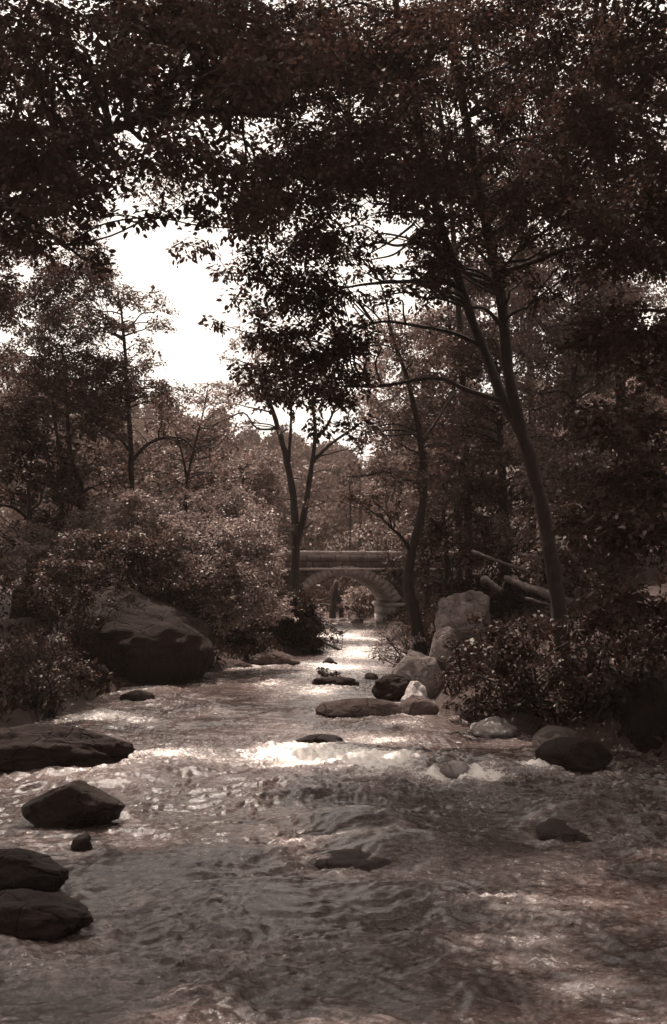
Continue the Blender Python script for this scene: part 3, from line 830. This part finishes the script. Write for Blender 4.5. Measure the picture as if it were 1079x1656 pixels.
cl += [C(x, y, 33, rx, ry, None, k) for x, y, rx, ry, k in ((570, 680, 26, 14, .5), (540, 640, 30, 20, .5), (360, 660, 30, 16, .5), (330, 690, 24, 14, .5), (400, 690, 34, 20, .4), (310, 650, 20, 14, .4), (300, 690, 26, 14, .4), (590, 735, 30, 18, .6), (600, 700, 24, 14, .5))]
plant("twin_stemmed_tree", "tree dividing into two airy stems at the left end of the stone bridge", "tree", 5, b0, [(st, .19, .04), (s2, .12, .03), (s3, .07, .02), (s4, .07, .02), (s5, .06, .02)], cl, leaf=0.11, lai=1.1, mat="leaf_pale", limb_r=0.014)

# --- trees of the left bank
def bank_tree(name, label, seed, path, d, r0, boxes, leaf, lai, mat, group=None, bark="bark", boughs=()):
    pts = [P(x, y, d) for x, y in path]
    base = pts[0].copy(); base[2] = min(base[2], T(base[0], base[1]))
    st = [base - [0, 0, .4], base] + pts[1:]
    cl = []
    for k, (box, n, a, c, dens, keep) in enumerate(boxes):
        cl += scatter_clumps(seed * 10 + k, box, n, d - 1.8, d + 1.8, a, c, dens, keep)
    bs = [([P(x, y, d) for x, y in q], r, r * .35) for q, r in boughs]
    return plant(name, label, "tree", seed, base, [(st, r0, r0 * .25)] + bs, cl, leaf=leaf, lai=lai, mat=mat, group=group, bark=bark, limb_r=0.012)

LG = "trees on the left bank"
bank_tree("bank_tree", "straight single trunk with a spreading crown filling the left side below the canopy", 6, [(214, 900), (213, 820), (212, 740), (208, 660), (204, 610), (202, 560), (196, 500)], 25, .105,
          [((20, 340, 235, 640), 110, 24, 44, .8, clear_of_gap), ((60, 600, 280, 690), 26, 22, 36, .6, None), ((195, 470, 262, 640), 22, 18, 30, .8, None), ((150, 380, 215, 480), 10, 18, 30, .7, clear_of_gap), ((-120, 300, 40, 640), 14, 30, 55, .7, None)], 0.085, 1.15, "leaf_mid", LG,
          boughs=[([(213, 745), (240, 718), (268, 708), (296, 710), (318, 730)], .05), ([(211, 730), (190, 705), (165, 690), (150, 680)], .045)])
bank_tree("bank_tree", "thin trunk bowing towards the left in the shade, right of a parallel stem", 7, [(134, 880), (132, 800), (124, 770), (113, 730), (110, 690), (108, 640), (100, 560)], 25, .11,
          [((30, 600, 190, 820), 44, 26, 44, .75, None)], 0.09, 1.2, "leaf_mid", LG)
bank_tree("bank_tree", "dim parallel stem close beside the bowed trunk in the left shade", 8, [(98, 880), (100, 800), (100, 740), (92, 700), (84, 640), (70, 560)], 26, .09,
          [((10, 560, 120, 900), 30, 26, 46, .8, None)], 0.09, 1.2, "leaf_mid", LG)
bank_tree("bank_tree", "young forked tree rising from behind the sunlit bush", 9, [(300, 860), (301, 800), (306, 760), (318, 710), (328, 670), (336, 630)], 29, .07,
          [((250, 640, 380, 810), 34, 18, 32, .7, None)], 0.10, 1.1, "leaf_pale", LG, boughs=[([(303, 780), (296, 740), (285, 700), (275, 660)], .04)])
bank_tree("bank_tree", "low full tree between the single trunk and the young forked one", 10, [(258, 880), (258, 820), (256, 780), (252, 730)], 33, .12,
          [((170, 680, 360, 860), 46, 26, 44, .8, None)], 0.12, 1.2, "leaf_mid", LG)
bank_tree("bank_tree", "rounded tree behind the big sunlit bush, next to the twin-stemmed one", 12, [(390, 900), (390, 850), (392, 800), (394, 760)], 38, .14,
          [((320, 730, 460, 890), 34, 26, 42, .8, None)], 0.13, 1.2, "leaf_pale", LG)
bank_tree("bank_tree", "shadowy full tree at the left edge above the low boulder", 13, [(50, 900), (48, 840), (46, 780)], 23, .13,
          [((-80, 660, 110, 900), 36, 30, 50, .9, None)], 0.09, 1.3, "leaf_dark", LG)

# --- wood of the right bank
RG = "trees on the right bank"
bank_tree("bank_tree", "stout dark trunk standing behind the fallen logs on the right bank", 14, [(816, 900), (816, 860), (814, 800), (810, 720), (806, 600)], 24, .2,
          [((720, 540, 890, 830), 50, 34, 56, .7, None)], 0.095, 1.2, "leaf_mid", RG)
bank_tree("bank_tree", "finely leaved tree lit from above between the slender and the forked trunks", 15, [(742, 920), (742, 820), (738, 700), (730, 560), (724, 480)], 27, .13,
          [((600, 420, 800, 720), 80, 30, 52, .75, clear2), ((650, 680, 810, 880), 36, 30, 46, .6, None)], 0.10, 1.15, "leaf_pale", RG)
bank_tree("bank_tree", "sunlit leafy tree filling the space right of the forked trunk", 16, [(930, 950), (930, 850), (928, 700), (926, 500)], 21, .15,
          [((830, 440, 1050, 780), 80, 34, 58, .72, None), ((860, 340, 1000, 470), 12, 30, 50, .5, None)], 0.085, 1.15, "leaf_pale", RG)
bank_tree("bank_tree", "dark tree of the bank behind the square boulder", 17, [(724, 960), (722, 900), (718, 840), (716, 780)], 23, .1,
          [((690, 790, 800, 960), 26, 26, 44, .9, None)], 0.085, 1.3, "leaf_dark", RG)
bank_tree("bank_tree", "low spreading tree in shade behind the logs at the far right", 18, [(990, 1000), (990, 900), (985, 800)], 18.5, .12,
          [((870, 720, 1090, 980), 56, 34, 56, .8, None)], 0.08, 1.3, "leaf_mid", RG)
bank_tree("bank_tree", "tall tree behind the forked one closing the wood high on the slope", 19, [(860, 900), (860, 700), (856, 500), (850, 330)], 31, .18,
          [((690, 230, 1080, 560), 76, 40, 64, .6, clear2), ((850, 540, 1080, 840), 40, 40, 66, .7, None)], 0.12, 1.2, "leaf_mid", RG)
bank_tree("bank_tree", "dense tree beyond the slender one, above the right end of the bridge", 20, [(690, 900), (690, 800), (688, 700), (684, 600)], 36, .16,
          [((600, 540, 770, 870), 60, 30, 50, .8, None)], 0.13, 1.2, "leaf_pale", RG)

bank_tree("bank_tree", "lofty tree far back on the right slope, its crown closing the leafy roof", 22, [(1010, 960), (1006, 700), (996, 400), (985, 150), (975, 0)], 22, .16,
          [((640, 20, 1090, 340), 80, 34, 58, .55, clear2), ((980, 340, 1130, 700), 20, 34, 58, .6, None)], 0.09, 1.2, "leaf_near", RG)
bank_tree("bank_tree", "lofty thin tree standing behind the slender one, its top lost in the roof of leaves", 23, [(760, 930), (752, 700), (735, 400), (715, 200), (690, 60)], 25, .13,
          [((400, 10, 720, 330), 80, 34, 58, .6, clear2), ((700, 260, 860, 460), 30, 34, 58, .65, clear2)], 0.10, 1.2, "leaf_mid", RG)
bank_tree("bank_tree", "lofty tree of the left wood with a high ragged crown above the single trunk", 24, [(-60, 950), (-58, 700), (-40, 400), (20, 200), (80, 60)], 20, .15,
          [((-60, 30, 420, 330), 74, 34, 58, .46, clear_of_gap), ((-200, 40, 0, 420), 24, 40, 70, .8, None)], 0.085, 1.2, "leaf_mid", LG)
bank_tree("bank_tree", "added shading tree at the far left edge of the wood, trunk out of view", 25, [(-190, 1000), (-190, 700), (-180, 400), (-160, 200)], 18.5, .17,  # put in outside the frame to cast shade on boulder and left rocks
          [((-420, 60, 10, 620), 70, 44, 76, .9, None), ((-420, 620, 0, 960), 30, 44, 70, .9, None)], 0.085, 1.3, "leaf_mid", LG)

# --- slim conifers behind the bridge
CG = "slim trunks behind the bridge"
for k, (x, top, w, lab) in enumerate(((566, 800, .11, "slim bare conifer trunk behind the parapet, leftmost of its row"), (582, 780, .15, "slim conifer trunk behind the parapet, second of its row from the twin-stemmed tree"),
                                      (612, 790, .10, "thin conifer trunk behind the parapet, in the middle of its row"), (624, 770, .13, "conifer trunk behind the parapet, second of its row from the slender tree"), (650, 790, .11, "conifer trunk behind the parapet, nearest the slender tree"))):
    d = 56 + k * 1.7
    pts = [P(x, 905, d), P(x, 880, d), P(x + 1, 840, d), P(x, top, d), P(x - 1, top - 30, d)]
    base = pts[0].copy(); base[2] = T(base[0], base[1])
    cl = [C(x + dx, top + dy, d + dd, 20, 9, None, .9) for dx, dy, dd in ((-12, 20, 0), (14, 12, .4), (-10, 0, -.4), (10, -12, .2), (-6, -24, 0), (4, -36, 0), (16, 34, 0))]
    plant("conifer", lab, "tree", 200 + k, base, [([base - [0, 0, .3], base] + pts[1:], w, w * .3)], cl, leaf=0.17, lai=1.2, mat="leaf_far", group=CG, wid=.3, limb_r=.01, limbs=False, twigs=False)

# --- far wood on the hill: one mass
def far_wood():
    rng = np.random.default_rng(77)
    lf = Acc(); tr = Acc()
    n = 0
    while n < 330:
        y = rng.uniform(70, 156)
        x = rng.uniform(-0.44, 0.44) * y
        z = hill_height(np.array([x]), np.array([y]))[0] if y > 76 else T(x, y)
        hgt = rng.uniform(3.5, 6.5) * (0.8 if y > 135 else 1)
        w = hgt * rng.uniform(0.36, 0.52)
        k = 900
        dirs = unit(rng.normal(size=(k, 3)) + [0, 0, .2])
        lump = 1 + 0.28 * vn(dirs * 2.6 + n * 3.1, n)
        pos = np.array([x, y, z + hgt * 0.55]) + dirs * lump[:, None] * rng.uniform(0.55, 1, (k, 1)) * [w, w, hgt * 0.5]
        tone = np.clip(rng.normal(0.5, 0.2, k) + rng.normal(0, .16), 0, 1)
        leaves(lf, rng, pos, dirs * .5 + rng.normal(size=(k, 3)), dirs + rng.normal(size=(k, 3)) * .5, rng.uniform(.28, .6, k), False, .7, tone)
        n += 1
    o = lf.build("far_wood", M["leaf_far"])
    tag(o, "hazy wooded hillside closing the valley beyond the bridge", "wood", None, "stuff")
far_wood()

# ------------------------------------------------------------------ shrubs and undergrowth
def shrub(name, label, seed, base_px, d, boxes, leaf, lai, mat, cat="bush", group=None, extra=(), nst=7, six=False, spread=.18, base=None, lean=(0, 0), wid=.62, droop=.3):
    rng = np.random.default_rng(seed)
    bp = P(base_px[0], base_px[1], d) if base is None else np.asarray(base, float)
    if base is None: bp[2] = T(bp[0], bp[1])
    cl = []
    for k, (box, n, a, c, dens) in enumerate(boxes):
        cl += scatter_clumps(seed * 10 + k, box, n, d - .9, d + .9, a, c, dens)
    cl += list(extra)
    root = empty(name, bp, label, cat, group)
    tw, lf = Acc(), Acc()
    for c, rad, dens in cl:
        s0 = bp + np.append(rng.normal(size=2) * .18, -.1)
        c = np.asarray(c)
        limb(tw, rng, s0, c, .014 + .004 * np.linalg.norm(c - bp), .005, lift=.10, wob=.05, seg=5, n=4)
        n = max(30, int(lai * dens * math.pi * rad[0] * max(rad[2], .05) / (leaf * leaf * wid * .5)))
        spray_clump(lf, tw, rng, c, np.asarray(rad), n, leaf, six, droop, spread, wid=wid, twig_r=.005)
    tw.build("stems", M["bark"], root, False, bp).location = (0, 0, 0)
    lf.build("foliage", M[mat], root, False, bp).location = (0, 0, 0)
    return root

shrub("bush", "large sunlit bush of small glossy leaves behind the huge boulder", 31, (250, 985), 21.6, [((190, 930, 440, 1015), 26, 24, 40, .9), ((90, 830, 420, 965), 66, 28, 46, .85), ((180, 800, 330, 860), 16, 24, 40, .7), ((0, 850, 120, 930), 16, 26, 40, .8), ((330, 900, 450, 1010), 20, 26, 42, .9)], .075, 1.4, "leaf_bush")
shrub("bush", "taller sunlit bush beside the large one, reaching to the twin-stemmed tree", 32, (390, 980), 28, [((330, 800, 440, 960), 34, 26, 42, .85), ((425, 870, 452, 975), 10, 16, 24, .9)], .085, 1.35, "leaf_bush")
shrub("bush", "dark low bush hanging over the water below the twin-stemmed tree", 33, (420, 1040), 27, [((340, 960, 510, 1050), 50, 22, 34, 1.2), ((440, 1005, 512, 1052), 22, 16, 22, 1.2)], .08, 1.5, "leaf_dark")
shrub("bush", "shadowy bush at the waterline between the huge boulder and the low hanging bush", 34, (350, 1050), 24, [((300, 960, 420, 1055), 24, 24, 36, 1.0)], .08, 1.5, "leaf_dark")
shrub("bush", "thin-leaved bright bush leaning over the water left of the slender trunk", 35, (668, 1070), 20.3, [((600, 1010, 680, 1080), 14, 14, 24, .55), ((640, 1050, 690, 1095), 6, 14, 22, .7)], .06, 1.2, "leaf_bush")
shrub("undergrowth_bush", "dark tangled undergrowth with glinting leaves below the forked tree", 36, (860, 1120), 13.6, [((740, 1030, 865, 1170), 26, 26, 42, .8), ((760, 1005, 860, 1060), 10, 22, 34, .7), ((860, 1095, 960, 1170), 14, 24, 36, .8), ((955, 1040, 1010, 1170), 10, 24, 36, .8)], .07, 1.3, "leaf_dark", six=True)
shrub("undergrowth_bush", "deep-shaded undergrowth along the right edge behind the big shadowed boulder", 37, (985, 1120), 12.4, [((900, 1010, 1060, 1180), 30, 30, 46, .9)], .07, 1.3, "leaf_dark", six=True)
shrub("undergrowth_bush", "weedy leaves hanging over the dark rock face under the squat pale rock", 38, (740, 1090), 15.8, [((715, 1060, 800, 1130), 12, 16, 28, .6)], .06, 1.1, "leaf_dark")
shrub("undergrowth_bush", "dark weeds crowding the water's edge at the foot of the huge boulder", 39, (70, 1150), 14.4, [((0, 1020, 100, 1175), 24, 22, 36, .8), ((70, 1050, 150, 1120), 6, 16, 26, .35)], .06, 1.1, "leaf_near")
shrub("undergrowth_bush", "ferny tuft growing from the top of the huge boulder", 40, (150, 945), 19.6, [((110, 925, 210, 950), 6, 14, 22, .5)], .06, 1.0, "leaf_mid", base=P(160, 950, 19.4))
shrub("undergrowth_bush", "dark bushes behind the fallen logs on the right bank", 41, (860, 960), 20.5, [((740, 870, 900, 1000), 26, 26, 44, .8)], .08, 1.2, "leaf_dark")
shrub("undergrowth_bush", "pale bush between the stout trunk and the slender tree, catching the light", 42, (760, 900), 23, [((700, 830, 860, 900), 20, 22, 36, .6)], .085, 1.1, "leaf_pale")
shrub("bush", "leafy bush beyond the arch, right of the forked stump", 43, (580, 1000), 47, [((556, 950, 612, 1005), 14, 12, 20, .9)], .11, 1.3, "leaf_bush")
shrub("bush", "low sunlit weeds beyond the arch, around the forked stump's foot", 44, (530, 1000), 49, [((486, 985, 560, 1008), 12, 10, 16, .8)], .11, 1.2, "leaf_bush")
shrub("bush", "sunlit thicket far beyond the arch behind the forked stump", 45, (530, 960), 60, [((470, 930, 620, 985), 24, 16, 26, .9)], .13, 1.2, "leaf_pale")
shrub("ivy", "dark ivy spilling over the right end of the bridge parapet", 46, (650, 950), 39.6, [((622, 892, 690, 945), 14, 12, 20, 1.0)], .09, 1.4, "leaf_dark", cat="ivy", base=P(660, 960, 39.5))
shrub("sapling", "tiny leafy sapling growing from a stone in midstream", 47, (532, 1102), 20, [((518, 1078, 552, 1098), 7, 6, 10, .8)], .06, 1.2, "leaf_dark", cat="sapling", base=G(535, 1103) + [0, .2, .02], spread=.08)
shrub("sapling", "small drooping twigs of leaves at the tip of the low hanging bush", 48, (540, 1040), 28, [((530, 1015, 556, 1040), 6, 8, 12, .4)], .06, 1.0, "leaf_dark", cat="sapling", spread=.08)

shrub("undergrowth_bush", "mossy weeds trailing down the right shoulder of the huge boulder", 49, (250, 985), 20.3, [((120, 935, 260, 968), 16, 14, 24, .8), ((230, 955, 325, 1005), 14, 14, 22, .8)], .05, 1.2, "leaf_dark", base=P(250, 985, 20.2), spread=.1)

shrub("bush", "shady leafy bush arching over the top of the huge boulder", 50, (200, 985), 20.3, [((70, 865, 300, 950), 34, 22, 38, .9), ((60, 930, 130, 990), 8, 16, 26, .8), ((280, 930, 350, 990), 8, 16, 26, .7)], .07, 1.3, "leaf_mid")

shrub("undergrowth_bush", "dark leafy growth screening the left flank of the huge boulder", 52, (110, 1090), 17.2, [((40, 950, 150, 1080), 18, 20, 34, .8), ((120, 935, 190, 985), 7, 14, 22, .7)], .065, 1.2, "leaf_dark")

# ------------------------------------------------------------------ logs and dead wood
def log(name, label, pts, r0, r1, seed, mat="wood", cat="log", stubs=()):
    a = Acc(); c = catmull(pts, 6); wr = np.random.default_rng(seed)
    c[1:-1] += wr.normal(size=(len(c) - 2, 3)) * r1 * .12
    o = np.asarray(pts[0], float)
    tube(a, c, np.linspace(r0, r1, len(c)) * (1 + .06 * wr.normal(size=len(c))), 10, .4, seed)
    a.add(np.vstack([c[0]]), np.zeros((0, 3), int))
    ob = a.build(name, M[mat], None, True, o)
    tag(ob, label, cat)
    rng = np.random.default_rng(seed)
    for p0, p1, r in stubs:
        s = Acc(); limb(s, rng, p0, p1, r, r * .4, lift=.05)
        s.build("branch_stub", M[mat], ob, True, o)
    return ob
log("fallen_log", "pale fallen trunk with a white broken end, lying towards the forked tree", [P(818, 934, 18.4), P(850, 948, 17.8), P(888, 962, 17.2), P(930, 978, 16.6)], .06, .07, 51, stubs=[(P(822, 936, 18.4), P(812, 952, 18.2), .03)])
log("fallen_log", "thin fallen pole sloping down from the top of the bank, highest of the logs", [P(764, 892, 19.5), P(800, 906, 19), P(840, 920, 18.6), P(880, 934, 18.2)], .035, .03, 52, mat="bark_pale")
log("fallen_log", "long fallen trunk crossing behind the forked tree to the right", [P(840, 898, 19), P(900, 912, 18.6), P(960, 924, 18.2), P(1020, 940, 17.8)], .05, .05, 53, mat="bark_pale")
log("fallen_log", "lowest fallen pole, running to the foot of the forked tree in shade", [P(850, 968, 17), P(880, 976, 16.8), P(920, 988, 16.4)], .03, .03, 54, mat="bark_pale")
log("fallen_log", "short pale snag beside the square boulder's top", [P(782, 936, 18.6), P(800, 948, 18.4), P(812, 956, 18.2)], .07, .04, 55)
log("driftwood_branch", "bare dark branch sticking from the low hanging bush into the stream", [P(515, 1034, 28.4), P(530, 1042, 28), P(545, 1049, 27.6), P(562, 1055, 27.4)], .05, .02, 56, mat="bark", cat="branch")
log("driftwood_branch", "bleached branch lying on the bank beyond the arch", [P(488, 985, 48), P(505, 980, 48), P(525, 978, 48), P(538, 980, 48)], .10, .05, 57, cat="branch", stubs=[(P(505, 980, 48), P(530, 966, 48), .06)])

# forked stump beyond the arch
b0 = P(543, 998, 47)
root = empty("tree_stump", b0, "dark forked stump with a bleached top seen through the arch", "stump")
a = Acc(); tube(a, catmull([P(538, 1000, 47), P(538, 985, 47), P(540, 965, 47), P(542, 948, 47), P(543, 940, 47)], 5), np.linspace(.15, .10, 21), 10, .25, 61)
a.build("trunk", M["bark"], root, True, b0)
a = Acc(); tube(a, catmull([P(553, 998, 47.2), P(550, 980, 47.1), P(546, 962, 47), P(543, 950, 47)], 5), np.linspace(.14, .08, 16), 10, .25, 62)
a.build("root_prop", M["bark"], root, True, b0)
a = Acc(); tube(a, catmull([P(538, 958, 46.8), P(540, 950, 46.8), P(543, 942, 46.8), P(544, 938, 46.9)], 4), np.array([.03, .06, .09, .1, .1, .1, .1, .1, .09, .08, .07, .05, .03]), 8, .3, 63)
a.build("bleached_top", M["wood"], root, True, b0)

# ------------------------------------------------------------------ stone bridge
def bridge():
    D = 40.0; k = D / F
    cx = (559 - PW / 2) * k
    zs = P(559, 975, D)[2]                      # springing
    half, rise = 79 * k, 45 * k
    rad = (half ** 2 + rise ** 2) / (2 * rise); cz = rise - rad
    zt = P(559, 897, D)[2] - zs                 # underside of coping
    thick = 0.34; depth = 4.0; z0 = -1.6
    root = empty("stone_bridge", (cx, D, zs), "small single-arched stone road bridge over the stream", "bridge")
    root.rotation_euler = (0, 0, R(6.6))
    def arc(r, t): return r * np.sin(t), cz + r * np.cos(t)
    tmax = math.asin(half / rad)
    # spandrels: strips between the back of the ring and the parapet foot
    zp = zt - 0.55
    re = rad + thick * 0.93
    xe = re * math.sin(tmax); ze = cz + re * math.cos(tmax)
    xs = list(np.linspace(-xe, xe, 41)); prof = []
    for x in xs: prof.append((x, cz + math.sqrt(re * re - x * x)))
    LXX, RXX = -4.3, 4.2
    prof = [(LXX, z0), (-half - .55, z0), (-half - .55, -.02), (-xe, -.02)] + prof + [(xe, -.02), (half + .62, -.02), (half + .62, z0), (RXX, z0)]
    a = Acc()
    v = []
    for x, z in prof: v += [(x, 0, z), (x, 0, zp), (x, depth, z), (x, depth, zp)]
    f = []
    for i in range(len(prof) - 1):
        p, q = 4 * i, 4 * i + 4
        f += [(p, q, q + 1, p + 1), (p + 2, p + 3, q + 3, q + 2), (p, p + 2, q + 2, q), (p + 1, q + 1, q + 3, p + 3)]
    e = 4 * (len(prof) - 1)
    f += [(0, 1, 3, 2), (e, e + 2, e + 3, e + 1)]
    a.add(v, f); a.build("spandrel_wall", M["wall"], root)
    # arch ring of dressed voussoirs on a recessed core
    a = Acc(); nv = 23
    ts = np.linspace(-tmax, tmax, nv + 1)
    rng = random.Random(5)
    for i in range(nv):
        g = 0.013 / rad
        t0, t1 = ts[i] + g, ts[i + 1] - g
        ro = rad + thick * rng.uniform(.97, 1.05); yo = -0.05 - rng.uniform(0, .02)
        pts = []
        for y in (yo, depth + .05):
            for t, r in ((t0, rad), (t1, rad), (t1, ro), (t0, ro)):
                x, z = arc(r, t); pts.append((x, y, z))
        a.add(pts, [(0, 1, 2, 3), (7, 6, 5, 4), (0, 4, 5, 1), (1, 5, 6, 2), (2, 6, 7, 3), (3, 7, 4, 0)])
    ring = a
    for i in range(40):
        t0, t1 = -tmax + 2 * tmax * i / 40, -tmax + 2 * tmax * (i + 1) / 40
        pts = []
        for y in (-.03, depth + .03):
            for t, r in ((t0, rad + .012), (t1, rad + .012), (t1, rad + thick * .9), (t0, rad + thick * .9)):
                x, z = arc(r, t); pts.append((x, y, z))
        fs = [(0, 1, 2, 3), (7, 6, 5, 4), (0, 4, 5, 1), (2, 6, 7, 3)]
        ring.add(pts, fs)
    ring.build("arch_ring", M["cut"], root)
    # abutments with impost ledge
    for s in (-1, 1):
        a = Acc()
        x0, x1 = half - .12, half + .9
        if s < 0: x0, x1 = -x1, -x0
        rows = 4; hz = (0 - z0 - .14) / rows
        for r in range(rows):
            n = 2 if r % 2 else 3
            ed = np.linspace(x0, x1, n + 1)
            for q in range(n):
                a.box(ed[q] + .006, ed[q + 1] - .006, -.10 - rng.uniform(0, .015), depth + .1, z0 + r * hz + .006, z0 + (r + 1) * hz - .006)
        a.box(x0 + .02, x1 - .02, -.08, depth + .08, z0 + .01, -.15)
        a.build("abutment", M["cut"], root)
        a = Acc(); a.box(x0 - .04, x1 + .04, -.15, depth + .15, -.138, -.004); a.build("impost", M["cut"], root)
    # parapet, string course and coping in slightly uneven lengths
    a = Acc(); a.box(LXX, RXX, -.03, .33, zp + .002, zt); a.build("parapet", M["wall"], root)
    a = Acc(); a.box(LXX, RXX, depth - .33, depth + .03, zp + .002, zt); a.build("parapet", M["wall"], root)
    a = Acc(); a.box(LXX + .01, RXX - .01, -.075, -.032, zp - .05, zp + .05); a.build("string_course", M["cut"], root)
    a = Acc(); x = LXX
    while x < RXX:
        w = rng.uniform(.7, 1.1)
        a.box(x + .004, min(x + w, RXX) - .004, -.09, .39, zt + .002, zt + .13 + rng.uniform(0, .015)); x += w
    a.build("coping", M["coping"], root)
    a = Acc(); a.box(LXX, RXX, .335, depth - .335, zp + .004, zp + .05); a.build("roadway", M["ground"], root)
bridge()

# banks heaped against the bridge ends
def embank(label, x0, x1, seed):
    a = Acc()
    xs = np.linspace(x0, x1, 40); ys = np.linspace(36.5, 46.5, 36)
    X, Y = np.meshgrid(xs, ys); x, y = X.ravel(), Y.ravel()
    t = np.clip((x - x0) / (x1 - x0), 0, 1)
    if seed == 2: t = 1 - t
    # t = 1 at the bridge end
    across = sstep(36.5, 39.8, y) * (1 - sstep(44.6, 46.5, y))
    z = -0.3 + 2.6 * across * (0.9 + .1 * vn2(x, y, 3)) * np.where(t > .9, 1 - (t - .9) * 6, 1) + .1 * vn2(x * 2, y * 2, seed)
    nx = 40
    i = np.arange(35)[:, None] * nx + np.arange(39)[None, :]
    a.add(np.stack([x, y, z], 1), np.stack([i, i + 1, i + nx + 1, i + nx], -1).reshape(-1, 4))
    tag(a.build("embankment", M["ground"], smooth=True), kind="structure")
embank("", -16, -2.6, 1)
embank("", 3.4, 18, 2)

# ------------------------------------------------------------------ ground cover on the banks
def ground_cover():
    rng = np.random.default_rng(91)
    n = 90000
    y = np.where(rng.random(n) < .45, rng.uniform(6, 46, n), rng.uniform(44, 82, n)) ; side = rng.random(n) < .5
    s = rng.exponential(2.2, n) * np.where(y > 45, 4, 1) + .25
    x = np.where(side, left_shore(y) - s, right_shore(y) + s)
    z = terrain(x, y)
    keep = (np.abs(x) < y * .4 + 2)
    x, y, z = x[keep], y[keep], z[keep]
    n = len(x)
    a = Acc()
    d = unit(rng.normal(size=(n, 3)) * [1, 1, .3] + [0, 0, .9])
    pos = np.stack([x, y, z + rng.uniform(-.02, .18, n)], 1)
    leaves(a, rng, pos, d, rng.normal(size=(n, 3)) * .7 + [0, 0, 1], rng.uniform(.05, .16, n) * np.where(y > 45, 2.6, 1), False, .5)
    tag(a.build("ground_cover", M["leaf_dark"]), "low weeds and ferns covering the stream banks", "ground cover", None, "stuff")
ground_cover()

# ------------------------------------------------------------------ air
a = Acc(); a.box(-260, 260, -80, 380, -2.5, 130)
hz = bpy.data.materials.new("valley_haze"); hz.use_nodes = True
hz.node_tree.nodes.remove(hz.node_tree.nodes["Principled BSDF"])
pv = hz.node_tree.nodes.new("ShaderNodeVolumePrincipled")
pv.inputs["Color"].default_value = (1.0, 0.80, 0.70, 1); pv.inputs["Density"].default_value = 0.0005
pv.inputs["Anisotropy"].default_value = 0.3
hz.node_tree.links.new(pv.outputs[0], hz.node_tree.nodes["Material Output"].inputs["Volume"])
tag(a.build("haze", hz), "thin bright haze filling the wooded valley", "haze", None, "stuff")
